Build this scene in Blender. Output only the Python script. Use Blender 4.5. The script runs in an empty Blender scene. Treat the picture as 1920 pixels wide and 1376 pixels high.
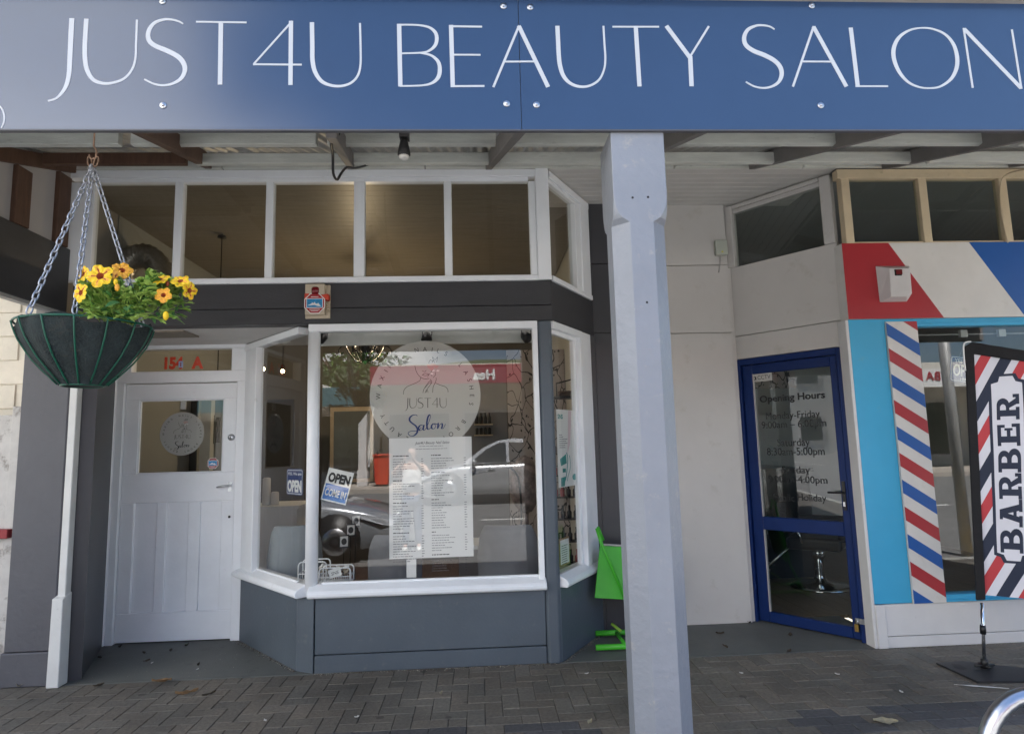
import bpy, bmesh, math, random
from mathutils import Vector, Matrix
random.seed(7)
PI = math.pi
sc = bpy.context.scene
col = sc.collection

# ------------------------------------------------------------------ camera
CAM_F, EYE = 1180.0, 1.6                     # focal length in pixels of a 1920 px wide frame, eye height
PITCH, ROLL, YAW = math.radians(7.07), math.radians(1.5), math.radians(3.07)
FWD = Vector((math.sin(YAW)*math.cos(PITCH), math.cos(YAW)*math.cos(PITCH), math.sin(PITCH)))
r0 = Vector((math.cos(YAW), -math.sin(YAW), 0)); u0 = r0.cross(FWD)
RIGHT = r0*math.cos(ROLL) - u0*math.sin(ROLL)
UP = u0*math.cos(ROLL) + r0*math.sin(ROLL)
CAMPOS = Vector((0, 0, EYE))
cam = bpy.data.cameras.new('camera')
cam.sensor_width = 36; cam.lens = 36*CAM_F/1920; cam.clip_start = 0.05; cam.clip_end = 2000
camo = bpy.data.objects.new('camera', cam); col.objects.link(camo)
camo.matrix_world = Matrix(((RIGHT.x, UP.x, -FWD.x, CAMPOS.x), (RIGHT.y, UP.y, -FWD.y, CAMPOS.y),
                            (RIGHT.z, UP.z, -FWD.z, CAMPOS.z), (0, 0, 0, 1)))
sc.camera = camo

# ------------------------------------------------------------------ sky, sun, exposure
SUN_EL, SUN_AZ = math.radians(60), math.radians(12)      # behind the shops, a little to the right (+Y, towards +X)
world = bpy.data.worlds.new('World'); sc.world = world; world.use_nodes = True
wn, wl = world.node_tree.nodes, world.node_tree.links
wn.clear()
wout = wn.new('ShaderNodeOutputWorld'); wbg = wn.new('ShaderNodeBackground')
sky = wn.new('ShaderNodeTexSky'); sky.sky_type = 'NISHITA'; sky.sun_disc = False
sky.sun_elevation = SUN_EL; sky.sun_rotation = SUN_AZ; sky.ozone_density = 4.0
wtc = wn.new('ShaderNodeTexCoord')
wmap = wn.new('ShaderNodeMapping'); wmap.inputs['Scale'].default_value = (1, 1, 1.8); wmap.inputs['Location'].default_value = (0.0, 0.0, 0.0)
wno = wn.new('ShaderNodeTexNoise'); wno.inputs['Scale'].default_value = 2.2; wno.inputs['Detail'].default_value = 7; wno.inputs['Roughness'].default_value = .55
# a bank of cloud over the street, thickest towards (-X, -Y)
wdot = wn.new('ShaderNodeVectorMath'); wdot.operation = 'DOT_PRODUCT'
wdot.inputs[1].default_value = Vector((-.66, -.62, .42)).normalized()
wm = wn.new('ShaderNodeMath'); wm.operation = 'MULTIPLY_ADD'; wm.inputs[1].default_value = 1.55; wm.inputs[2].default_value = -1.38
wadd = wn.new('ShaderNodeMath'); wadd.operation = 'ADD'
wrmp = wn.new('ShaderNodeMapRange'); wrmp.inputs['From Min'].default_value = .42; wrmp.inputs['From Max'].default_value = .62; wrmp.interpolation_type = 'SMOOTHSTEP'
wmix = wn.new('ShaderNodeMix'); wmix.data_type = 'RGBA'
wcl = wn.new('ShaderNodeSeparateXYZ'); wcm = wn.new('ShaderNodeMapRange'); wcm.inputs['From Min'].default_value = .20; wcm.inputs['From Max'].default_value = .46; wcm.inputs['To Min'].default_value = 16; wcm.inputs['To Max'].default_value = 7.5
wl.new(wtc.outputs['Generated'], wcl.inputs[0]); wl.new(wcl.outputs['Z'], wcm.inputs['Value']); wl.new(wcm.outputs['Result'], wmix.inputs['B'])
wl.new(wtc.outputs['Generated'], wmap.inputs['Vector']); wl.new(wmap.outputs['Vector'], wno.inputs['Vector'])
wl.new(wtc.outputs['Generated'], wdot.inputs[0]); wl.new(wdot.outputs['Value'], wm.inputs[0])
wl.new(wno.outputs['Fac'], wadd.inputs[0]); wl.new(wm.outputs[0], wadd.inputs[1])
wsep = wn.new('ShaderNodeSeparateXYZ'); whz = wn.new('ShaderNodeMapRange'); whz.inputs['From Min'].default_value = .40; whz.inputs['From Max'].default_value = .12; whz.inputs['To Max'].default_value = .32
wad2 = wn.new('ShaderNodeMath'); wad2.operation = 'ADD'          # unseen low cloud bank along the horizon, added to brighten the shaded shopfronts
wl.new(wtc.outputs['Generated'], wsep.inputs[0]); wl.new(wsep.outputs['Z'], whz.inputs['Value'])
wl.new(wadd.outputs[0], wad2.inputs[0]); wl.new(whz.outputs['Result'], wad2.inputs[1])
wl.new(wad2.outputs[0], wrmp.inputs['Value']); wl.new(wrmp.outputs['Result'], wmix.inputs['Factor'])
wl.new(sky.outputs['Color'], wmix.inputs['A']); wl.new(wmix.outputs['Result'], wbg.inputs['Color'])
wbg.inputs['Strength'].default_value = 0.05
wl.new(wbg.outputs['Background'], wout.inputs['Surface'])

sun = bpy.data.lights.new('sun', 'SUN'); sun.energy = 5.0; sun.angle = math.radians(.5); sun.color = (1, .97, .93)
suno = bpy.data.objects.new('sun', sun); col.objects.link(suno)
sd = Vector((math.sin(SUN_AZ)*math.cos(SUN_EL), math.cos(SUN_AZ)*math.cos(SUN_EL), math.sin(SUN_EL)))
suno.rotation_euler = sd.to_track_quat('Z', 'Y').to_euler(); suno.location = (0, 20, 30)

sc.view_settings.view_transform = 'Standard'; sc.view_settings.look = 'None'
sc.view_settings.gamma = 1; sc.view_settings.use_curve_mapping = False
sc.view_settings.exposure = 2.9
sc.render.engine = 'CYCLES'
sc.cycles.use_denoising = True
sc.cycles.max_bounces = 8; sc.cycles.diffuse_bounces = 4; sc.cycles.glossy_bounces = 4; sc.cycles.transparent_max_bounces = 16
sc.cycles.sample_clamp_indirect = 6

# ------------------------------------------------------------------ pixel -> place helpers (used only to measure sizes off the photo)
def ray(x, y): return FWD*CAM_F + RIGHT*(x-960) - UP*(y-688)
def atY(x, y, Y):
    d = ray(x, y); return CAMPOS + d*(Y/d.y)
def atZ(x, y, Z=0.0):
    d = ray(x, y); return CAMPOS + d*((Z-EYE)/d.z)
class Frame:                                   # a flat face: origin, u along it, v up it, n out of it
    def __init__(s, o, u, v=(0, 0, 1)):
        s.o = Vector(o); s.u = Vector(u).normalized(); s.v = Vector(v).normalized(); s.n = s.u.cross(s.v)
    def p(s, u, v, d=0): return s.o + s.u*u + s.v*v + s.n*d
    def hit(s, x, y, d=0):                     # pixel -> (u, v) on the face
        r = ray(x, y); o = s.o + s.n*d
        q = CAMPOS + r*(((o-CAMPOS).dot(s.n))/r.dot(s.n)) - s.o
        return (q.dot(s.u), q.dot(s.v))
def wall(p0, p1): return Frame((p0[0], p0[1], 0), (p1[0]-p0[0], p1[1]-p0[1], 0))
def face(Y): return Frame((0, Y, 0), (1, 0, 0))

# ------------------------------------------------------------------ mesh builder
ORG = {}
def lin(c):
    c /= 255; return c/12.92 if c <= .04045 else ((c+.055)/1.055)**2.4
def srgb(r, g, b): return (lin(r), lin(g), lin(b), 1)

class MB:
    def __init__(s): s.v = []; s.f = []; s.mi = []; s.sm = []; s.cur = 0; s.smooth = False
    def m(s, i): s.cur = i; return s
    def add(s, vs, fs):
        b = len(s.v); s.v += [Vector(q) for q in vs]
        for f in fs: s.f.append([b+i for i in f]); s.mi.append(s.cur); s.sm.append(s.smooth)
        return s
    def hexa(s, c):                            # 8 corners: bottom ring then top ring
        return s.add(c, [(3,2,1,0), (4,5,6,7), (0,1,5,4), (1,2,6,5), (2,3,7,6), (3,0,4,7)])
    def box(s, x0, x1, y0, y1, z0, z1):
        return s.hexa([(x0,y0,z0),(x1,y0,z0),(x1,y1,z0),(x0,y1,z0),(x0,y0,z1),(x1,y0,z1),(x1,y1,z1),(x0,y1,z1)])
    def fb(s, F, u0, u1, v0, v1, d0, d1):      # box on a face; d counts outwards
        return s.hexa([F.p(u0,v0,d1),F.p(u1,v0,d1),F.p(u1,v0,d0),F.p(u0,v0,d0),F.p(u0,v1,d1),F.p(u1,v1,d1),F.p(u1,v1,d0),F.p(u0,v1,d0)])
    def prism(s, F, poly, d0, d1):             # polygon (u,v) counter-clockwise, thickness d0..d1
        a = sum(poly[i][0]*poly[(i+1)%len(poly)][1]-poly[(i+1)%len(poly)][0]*poly[i][1] for i in range(len(poly)))
        if a < 0: poly = poly[::-1]
        n = len(poly)
        vs = [F.p(u, v, d1) for u, v in poly] + [F.p(u, v, d0) for u, v in poly]
        return s.add(vs, [list(range(n)), list(range(2*n-1, n-1, -1))] + [(i, n+i, n+(i+1)%n, (i+1)%n) for i in range(n)])
    def zprism(s, poly, z0, z1):               # polygon (x,y) pulled up
        return s.prism(Frame((0,0,0), (1,0,0), (0,1,0)), poly, z0, z1)
    def quad(s, a, b, c, d): return s.add([a,b,c,d], [(0,1,2,3)])
    def tube(s, pts, r, n=8, closed=False, cap=True):
        pts = [Vector(p) for p in pts]; k = len(pts); rs = r if isinstance(r, (list, tuple)) else [r]*k
        rings = []; prev = None
        for i, p in enumerate(pts):
            if closed: t = pts[(i+1) % k]-pts[i-1]
            else: t = pts[min(i+1, k-1)]-pts[max(i-1, 0)]
            t.normalize()
            if prev is None:
                a = Vector((0,0,1)) if abs(t.z) < .9 else Vector((1,0,0)); prev = (a-t*a.dot(t)).normalized()
            else: prev = (prev-t*prev.dot(t)).normalized()
            b = t.cross(prev)
            rings.append([p+(prev*math.cos(2*PI*j/n)+b*math.sin(2*PI*j/n))*rs[i] for j in range(n)])
        vs = [q for R in rings for q in R]; fs = []
        for i in range(k if closed else k-1):
            for j in range(n):
                a, b_ = i*n, ((i+1) % k)*n
                fs.append((a+j, a+(j+1)%n, b_+(j+1)%n, b_+j))
        if not closed and cap: fs += [tuple(range(n))[::-1], tuple(range((k-1)*n, k*n))]
        o = s.smooth; s.smooth = n > 5; s.add(vs, fs); s.smooth = o; return s
    def lathe(s, prof, c=(0,0,0), n=20, axis=None, cap=True):   # prof: (r, h)
        c = Vector(c); ax = Vector(axis or (0,0,1)).normalized()
        a = Vector((1,0,0)) if abs(ax.x) < .9 else Vector((0,1,0)); a = (a-ax*a.dot(ax)).normalized(); b = ax.cross(a)
        vs = [c+ax*h+(a*math.cos(2*PI*j/n)+b*math.sin(2*PI*j/n))*max(r, 1e-4) for r, h in prof for j in range(n)]; fs = []
        for i in range(len(prof)-1):
            for j in range(n): fs.append((i*n+j, i*n+(j+1)%n, (i+1)*n+(j+1)%n, (i+1)*n+j))
        if cap: fs += [tuple(range(n))[::-1], tuple(range((len(prof)-1)*n, len(prof)*n))]
        o = s.smooth; s.smooth = True; s.add(vs, fs); s.smooth = o; return s
    def ball(s, c, r, n=12, sq=(1,1,1)):
        c = Vector(c); k = n//2
        vs = [c+Vector((r*sq[0]*math.sin(PI*i/k)*math.cos(2*PI*j/n), r*sq[1]*math.sin(PI*i/k)*math.sin(2*PI*j/n), r*sq[2]*math.cos(PI*i/k))) for i in range(k+1) for j in range(n)]
        fs = [(i*n+j, (i+1)*n+j, (i+1)*n+(j+1)%n, i*n+(j+1)%n) for i in range(k) for j in range(n)]
        o = s.smooth; s.smooth = True; s.add(vs, fs); s.smooth = o; return s
    def stroke(s, F, pts, w, d0, d1, closed=False):    # pen stroke of changing width on a face
        P = [Vector(p) for p in pts]; k = len(P); W = w if isinstance(w, (list, tuple)) else [w]*k
        L, R = [], []
        for i in range(k):
            if closed: t = P[(i+1)%k]-P[i-1]
            else: t = P[min(i+1,k-1)]-P[max(i-1,0)]
            t = t.normalized() if t.length > 1e-9 else Vector((1, 0)); nn = Vector((-t.y, t.x))*W[i]/2
            L.append(P[i]+nn); R.append(P[i]-nn)
        vs = [F.p(q.x,q.y,d1) for q in L]+[F.p(q.x,q.y,d1) for q in R]+[F.p(q.x,q.y,d0) for q in L]+[F.p(q.x,q.y,d0) for q in R]
        fs = []
        for i in range(k if closed else k-1):
            j = (i+1)%k
            fs += [(i, k+i, k+j, j), (2*k+i, i, j, 2*k+j), (k+i, 3*k+i, 3*k+j, k+j)]
        if not closed: fs += [(0, 2*k, 3*k, k), (k-1, 2*k-1, 4*k-1, 3*k-1)]
        return s.add(vs, fs)
    def text(s, F, body, u, v, h, d=0, th=.001, align='C', sx=1.0, bold=0, shear=0, rot=0, spacing=1, width=None):
        vs, fs, cap = glyphs(body, bold, shear, spacing)
        k = h/cap; xs = [q[0] for q in vs]; x0, x1 = min(xs), max(xs)
        if width: sx = width/((x1-x0)*k)
        off = {'C': -(x0+x1)/2, 'L': -x0, 'R': -x1}[align]
        c, sn = math.cos(rot), math.sin(rot)
        out = []
        for q in vs:
            a, b = (q[0]+off)*k*sx, q[1]*k
            out.append(F.p(u+a*c-b*sn, v+a*sn+b*c, d+(th if q[2] > 0 else 0)))
        return s.add(out, fs)
    def build(s, name, mats, parent=None, bevel=0, seg=1, loc=None, subsurf=0):
        me = bpy.data.meshes.new(name)
        if parent is not None: org = ORG[parent.name]
        elif loc is not None: org = Vector(loc)
        else:
            lo = [min(q[i] for q in s.v) for i in range(3)]; hi = [max(q[i] for q in s.v) for i in range(3)]
            org = Vector(((lo[0]+hi[0])/2, (lo[1]+hi[1])/2, lo[2]))
        me.from_pydata([q-org for q in s.v], [], s.f)
        if not isinstance(mats, (list, tuple)): mats = [mats]
        for m_ in mats: me.materials.append(m_)
        me.polygons.foreach_set('material_index', s.mi); me.polygons.foreach_set('use_smooth', s.sm)
        me.update(); me.validate()
        o = bpy.data.objects.new(name, me); col.objects.link(o)
        if parent is not None: o.parent = parent
        else: o.location = org
        ORG[o.name] = org
        if bevel:
            b = o.modifiers.new('bevel', 'BEVEL'); b.width = bevel; b.segments = seg; b.limit_method = 'ANGLE'; b.angle_limit = math.radians(40)
        if subsurf:
            q = o.modifiers.new('sub', 'SUBSURF'); q.levels = subsurf; q.render_levels = subsurf
        return o
_g = {}
def glyphs(body, bold, shear, spacing):
    key = (body, bold, shear, spacing)
    if key not in _g:
        def mk(t):
            c = bpy.data.curves.new('lettering', 'FONT'); c.body = t; c.size = 1; c.extrude = .5; c.offset = bold; c.shear = shear; c.space_character = spacing; c.resolution_u = 3
            o = bpy.data.objects.new('lettering', c); me = o.to_mesh()
            r = [tuple(q.co) for q in me.vertices], [tuple(p.vertices) for p in me.polygons]
            o.to_mesh_clear(); bpy.data.objects.remove(o); bpy.data.curves.remove(c); return r
        hv = mk('H')[0]; cap = max(q[1] for q in hv)-min(q[1] for q in hv)
        _g[key] = mk(body)+(cap,)
    return _g[key]
def clip(poly, ax, lim, keep_less):
    out = []
    for i in range(len(poly)):
        a, b = poly[i-1], poly[i]
        ia = (a[ax] <= lim) == keep_less or a[ax] == lim; ib = (b[ax] <= lim) == keep_less or b[ax] == lim
        if ia != ib:
            t = (lim-a[ax])/(b[ax]-a[ax]); out.append((a[0]+(b[0]-a[0])*t, a[1]+(b[1]-a[1])*t))
        if ib: out.append(b)
    return out
def clip_rect(poly, u0, u1, v0, v1):
    for ax, lim, k in ((0, u0, False), (0, u1, True), (1, v0, False), (1, v1, True)):
        if len(poly) < 3: return []
        poly = clip(poly, ax, lim, k)
    return poly if len(poly) >= 3 else []
def smooth_path(pts, n=6, closed=False):       # Catmull-Rom
    P = [Vector(p) for p in pts]; k = len(P); out = []
    for i in range(k if closed else k-1):
        if closed: a, b, c, d = P[i-1], P[i], P[(i+1)%k], P[(i+2)%k]
        else: a, b, c, d = P[max(i-1,0)], P[i], P[i+1], P[min(i+2,k-1)]
        for j in range(n):
            t = j/n
            out.append(.5*((2*b)+(c-a)*t+(2*a-5*b+4*c-d)*t*t+(3*b-a-3*c+d)*t**3))
    if not closed: out.append(P[-1])
    return out

# ------------------------------------------------------------------ things
def tag(o, label, cat, group=None):
    o['label'] = label; o['category'] = cat
    if group: o['group'] = group
    return o
def thing(name, label, cat, loc=(0,0,0), group=None):
    o = bpy.data.objects.new(name, None); col.objects.link(o); o.location = loc; o.empty_display_size = .1
    ORG[o.name] = Vector(loc); return tag(o, label, cat, group)
def struct(name, mb, mats, **k):
    o = mb.build(name, mats, **k); o['kind'] = 'structure'; return o
def copy_tree(o, parent=None):
    c = o.copy(); col.objects.link(c)
    if parent: c.parent = parent
    ORG[c.name] = ORG[o.name]
    for ch in o.children: copy_tree(ch, c)
    return c

# ------------------------------------------------------------------ materials
def mat(name, c, rough=.5, var=.08, vs=3.0, bump=0, bs=60, metal=0, ior=1.45, spots=None, stretch=None, coat=0):
    m = bpy.data.materials.new(name); m.use_nodes = True
    N, L = m.node_tree.nodes, m.node_tree.links; b = N['Principled BSDF']
    if len(c) == 3: c = (*c, 1)
    tc = N.new('ShaderNodeTexCoord'); src = tc.outputs['Object']
    if stretch:
        mp = N.new('ShaderNodeMapping'); mp.inputs['Scale'].default_value = stretch; L.new(src, mp.inputs['Vector']); src = mp.outputs['Vector']
    n = N.new('ShaderNodeTexNoise'); n.inputs['Scale'].default_value = vs; n.inputs['Detail'].default_value = 8; n.inputs['Roughness'].default_value = .62
    L.new(src, n.inputs['Vector'])
    mr = N.new('ShaderNodeMapRange'); mr.inputs['From Min'].default_value = .3; mr.inputs['From Max'].default_value = .7
    L.new(n.outputs['Fac'], mr.inputs['Value'])
    mx = N.new('ShaderNodeMix'); mx.data_type = 'RGBA'
    mx.inputs['A'].default_value = tuple(q*(1-var) for q in c[:3])+(1,); mx.inputs['B'].default_value = tuple(min(1, q*(1+var)) for q in c[:3])+(1,)
    L.new(mr.outputs['Result'], mx.inputs['Factor']); out = mx.outputs['Result']
    if spots:                                  # (colour, scale, threshold, amount): worn or dirty patches
        n2 = N.new('ShaderNodeTexNoise'); n2.inputs['Scale'].default_value = spots[1]; n2.inputs['Detail'].default_value = 10; n2.inputs['Roughness'].default_value = .7
        L.new(src, n2.inputs['Vector'])
        r2 = N.new('ShaderNodeMapRange'); r2.inputs['From Min'].default_value = spots[2]; r2.inputs['From Max'].default_value = spots[2]+.1; r2.inputs['To Max'].default_value = spots[3]
        L.new(n2.outputs['Fac'], r2.inputs['Value'])
        m2 = N.new('ShaderNodeMix'); m2.data_type = 'RGBA'; m2.inputs['B'].default_value = (*spots[0][:3], 1)
        L.new(r2.outputs['Result'], m2.inputs['Factor']); L.new(out, m2.inputs['A']); out = m2.outputs['Result']
    L.new(out, b.inputs['Base Color'])
    b.inputs['Roughness'].default_value = rough; b.inputs['Metallic'].default_value = metal; b.inputs['IOR'].default_value = ior
    if coat: b.inputs['Coat Weight'].default_value = coat; b.inputs['Coat Roughness'].default_value = .05
    if bump:
        n3 = N.new('ShaderNodeTexNoise'); n3.inputs['Scale'].default_value = bs; n3.inputs['Detail'].default_value = 5
        L.new(src, n3.inputs['Vector'])
        bp = N.new('ShaderNodeBump'); bp.inputs['Strength'].default_value = bump; bp.inputs['Distance'].default_value = .01
        L.new(n3.outputs['Fac'], bp.inputs['Height']); L.new(bp.outputs['Normal'], b.inputs['Normal'])
    return m
def glass_mat(name, tint, base=.09, rough=0.0):
    m = bpy.data.materials.new(name); m.use_nodes = True
    N, L = m.node_tree.nodes, m.node_tree.links; N.clear()
    o = N.new('ShaderNodeOutputMaterial'); t = N.new('ShaderNodeBsdfTransparent'); t.inputs['Color'].default_value = (*tint, 1)
    g = N.new('ShaderNodeBsdfGlossy'); g.inputs['Roughness'].default_value = rough; g.inputs['Color'].default_value = (1,1,1,1)
    lw = N.new('ShaderNodeLayerWeight'); lw.inputs['Blend'].default_value = .5
    pw = N.new('ShaderNodeMath'); pw.operation = 'POWER'; pw.inputs[1].default_value = 5
    ma = N.new('ShaderNodeMath'); ma.operation = 'MULTIPLY_ADD'; ma.inputs[1].default_value = 1-base; ma.inputs[2].default_value = base
    mx = N.new('ShaderNodeMixShader')
    L.new(lw.outputs['Facing'], pw.inputs[0]); L.new(pw.outputs[0], ma.inputs[0]); L.new(ma.outputs[0], mx.inputs['Fac'])
    L.new(t.outputs[0], mx.inputs[1]); L.new(g.outputs[0], mx.inputs[2]); L.new(mx.outputs[0], o.inputs['Surface'])
    return m
def glow(name, c, s):
    m = bpy.data.materials.new(name); m.use_nodes = True
    N, L = m.node_tree.nodes, m.node_tree.links; N.clear()
    o = N.new('ShaderNodeOutputMaterial'); e = N.new('ShaderNodeEmission'); e.inputs['Color'].default_value = (*c, 1); e.inputs['Strength'].default_value = s
    L.new(e.outputs[0], o.inputs['Surface']); return m
M = {}
M['white'] = mat('white_gloss_paint', (.84,.86,.88), .35, .05, 2.5, .10, 40, spots=((.48,.46,.43), 9, .64, .35))
M['whitewood'] = mat('old_white_paint', (.66,.66,.64), .5, .07, 4, .15, 30, spots=((.25,.24,.22), 9, .62, .5))
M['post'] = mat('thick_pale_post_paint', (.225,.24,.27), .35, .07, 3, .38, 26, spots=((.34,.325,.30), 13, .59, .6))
M['charcoal'] = mat('charcoal_paint', (.046,.046,.050), .45, .12, 3, .25, 50, stretch=(1,1,4))
M['grey'] = mat('slate_grey_paint', (.088,.108,.130), .42, .10, 1.6, .15, 45, spots=((.16,.165,.165), 12, .59, .45))
M['pilgrey'] = mat('pilaster_grey_paint', (.095,.095,.108), .5, .08, 2.2, .3, 25, spots=((.22,.21,.20), 9, .68, .5))
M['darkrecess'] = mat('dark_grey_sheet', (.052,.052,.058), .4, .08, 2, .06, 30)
M['cream'] = mat('cream_sheet_paint', (.53,.51,.485), .45, .05, 1.8, .06, 30, spots=((.40,.37,.32), 5, .57, .4))
M['soffit'] = mat('soffit_boards', (.58,.56,.53), .5, .06, 4)
M['offwhite'] = mat('off_white_plinth', (.62,.61,.60), .45, .05, 3, .05, 40, spots=((.35,.33,.31), 8, .66, .4))
M['oldcream'] = mat('yellowed_cream_frame', (.60,.49,.33), .5, .08, 5, .15, 40, spots=((.25,.2,.14), 12, .62, .5))
M['cyan'] = mat('bright_cyan_paint', (.045,.36,.60), .4, .06, 2, .06, 30, spots=((.10,.34,.48), 8, .58, .4))
M['red'] = mat('barber_red', (.36,.022,.03), .4, .05, 3)
M['blue'] = mat('barber_blue', (.008,.085,.33), .4, .05, 3)
M['stripewhite'] = mat('barber_white', (.62,.60,.57), .42, .05, 3, spots=((.48,.45,.40), 7, .59, .35))
M['navy'] = mat('navy_door_paint', (.005,.021,.105), .4, .1, 3, .04, 40, ior=1.3)
M['galv'] = mat('galvanised_sheet', (.45,.45,.44), .45, .15, 6, 0, 20, metal=.35, spots=((.3,.29,.27), 5, .6, .5))
M['purlin'] = mat('weathered_grey_timber', (.60,.61,.56), .7, .16, 3, .3, 40, stretch=(1,6,6), spots=((.14,.13,.11), 7, .62, .6))
M['rafter'] = mat('grey_rafter_paint', (.19,.18,.175), .6, .12, 4, .2, 40)
M['brown'] = mat('brown_stained_timber', (.105,.055,.035), .6, .25, 5, .3, 40, stretch=(6,6,1))
M['lining'] = mat('grey_lining_sheet', (.42,.40,.39), .6, .05, 3)
M['steel'] = mat('stainless_steel', (.55,.56,.58), .28, .06, 20, .05, 120, metal=1)
M['zinc'] = mat('zinc_plated_chain', (.38,.40,.45), .38, .1, 30, metal=.75)
M['chrome'] = mat('chrome', (.75,.75,.76), .12, .03, 5, metal=1)
M['black'] = mat('black_plastic', (.012,.012,.013), .4, .2, 6)
M['blacksteel'] = mat('black_powder_coat', (.02,.02,.022), .45, .2, 12, .1, 80)
M['green'] = mat('bright_green_paint', (.06,.42,.03), .4, .08, 5)
M['wiregreen'] = mat('green_plastic_wire', (.008,.085,.05), .35, .1, 10)
M['felt'] = mat('dark_felt_liner', (.022,.030,.030), .95, .3, 30, .8, 120, spots=((.06,.05,.035), 8, .6, .6))
M['soil'] = mat('potting_soil', (.03,.02,.014), .95, .3, 40, .8, 80)
M['leafa'] = mat('leaf_green', (.15,.29,.05), .5, .3, 20); M['leafb'] = mat('leaf_light_green', (.30,.43,.09), .5, .3, 20); M['leafc'] = mat('leaf_dark_green', (.05,.15,.035), .5, .3, 20)
M['petal'] = mat('yellow_petal', (.80,.52,.012), .5, .1, 60); M['petalo'] = mat('orange_petal', (.76,.35,.03), .5, .2, 60); M['petalc'] = mat('rust_throat', (.28,.05,.01), .6, .3, 60)
M['concrete'] = mat('painted_concrete', (.125,.130,.120), .65, .14, 2.2, .25, 70, spots=((.05,.05,.045), 3, .58, .5))
M['ink'] = mat('black_ink', (.012,.012,.014), .5, .1, 5); M['inkgrey'] = mat('grey_ink', (.10,.10,.11), .6, .1, 5)
M['paper'] = mat('white_paper', (.76,.745,.735), .5, .03, 4); M['card'] = mat('white_card', (.78,.78,.76), .4, .02, 4)
M['disc'] = mat('pale_grey_disc', (.45,.435,.41), .4, .02, 4)
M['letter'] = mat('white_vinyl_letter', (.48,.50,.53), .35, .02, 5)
M['signblue'] = mat('dark_blue_vinyl', (.012,.035,.16), .4, .1, 5); M['signcyan'] = mat('sky_blue_vinyl', (.03,.22,.62), .4, .05, 5)
M['pink'] = mat('pink_ink', (.55,.36,.33), .5, .05, 5); M['teal'] = mat('teal_ink', (.02,.28,.26), .5, .2, 8)
M['redvinyl'] = mat('red_vinyl', (.62,.07,.035), .4, .05, 5)
M['boxcream'] = mat('siren_cream_plastic', (.52,.44,.33), .45, .06, 8); M['boxgrey'] = mat('siren_grey_plastic', (.56,.54,.53), .45, .05, 8)
M['brass'] = mat('brass', (.65,.42,.12), .3, .1, 20, metal=1)
M['glass'] = glass_mat('shop_glass', (.89,.90,.885), .058)
M['bglass'] = glass_mat('barber_glass', (.74,.79,.77), .068)
M['tglass'] = glass_mat('transom_glass', (.80,.82,.80), .05)
# the sign skin: glossy laminate on dark slate composite sheet
M['sign'] = mat('slate_laminate', (.022,.047,.106), .16, .04, 2, ior=1.8)
M['signedge'] = mat('sign_edge', (.075,.075,.085), .5, .1, 5)
# ================================================================== THE SETTING
KERB_Y = 1.75
# --- ground, road, far footpath
struct('ground', MB().box(-400, 400, -400, 400, -1.2, -.9), mat('bare_earth', (.16,.14,.11), .9, .2, .5))
M['asphalt'] = mat('asphalt', (.15,.15,.148), .85, .25, 3, .5, 180)
rd = MB()
prof = [(1.60,-.13), (-1,-.10), (-4,.02), (-7,.16), (-9.6,.27)]
for i in range(4):
    (ya, za), (yb, zb) = prof[i], prof[i+1]
    rd.hexa([(-60,yb,-.9),(60,yb,-.9),(60,ya,-.9),(-60,ya,-.9),(-60,yb,zb),(60,yb,zb),(60,ya,za),(-60,ya,za)])
struct('road', rd, M['asphalt'])
mk = MB()
for i in range(-12, 13): mk.hexa([(i*4,-4.08,.028),(i*4+2.4,-4.08,.028),(i*4+2.4,-3.98,.024),(i*4,-3.98,.024),(i*4,-4.08,.034),(i*4+2.4,-4.08,.034),(i*4+2.4,-3.98,.030),(i*4,-3.98,.030)])
mk.m(1)
mk.hexa([(3.2,1.15,-.126),(12,1.15,-.126),(12,1.26,-.127),(3.2,1.26,-.127),(3.2,1.15,-.120),(12,1.15,-.120),(12,1.26,-.121),(3.2,1.26,-.121)])
struct('road_markings', mk, [mat('road_white', (.7,.7,.68), .6, .15, 9), mat('road_yellow', (.75,.42,.03), .6, .15, 9)])
struct('far_footpath', MB().box(-60, 60, -13.9, -9.6, -.9, .40), mat('far_paving', (.40,.36,.31), .8, .15, 2))
struct('kerb', MB().box(-60, 60, 1.60, KERB_Y-.004, -.9, -.004), mat('kerb_concrete', (.30,.30,.28), .8, .15, 4, .3, 60), bevel=.02, seg=2)
hm = MB(); hm.smooth = True; rh = random.Random(2); n = 96; vs = []
for j, (r, k) in enumerate(((120, 0), (150, .55), (190, 1.0), (260, .7), (330, 0))):
    for i in range(n):
        a = 2*PI*i/n; h = 22+7*math.sin(3*a+1)+4*math.sin(7*a)+2.5*math.sin(17*a+2)+rh.uniform(-1,1); vs.append((r*math.cos(a), r*math.sin(a), -1+h*k))
hm.add(vs, [(j*n+i, j*n+(i+1)%n, (j+1)*n+(i+1)%n, (j+1)*n+i) for j in range(4) for i in range(n)])
struct('screen_hills', hm, mat('screen_hill_green', (.07,.09,.045), .9, .4, .25))  # unseen ring, added to block bright low sky mirrored in the door glass
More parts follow.
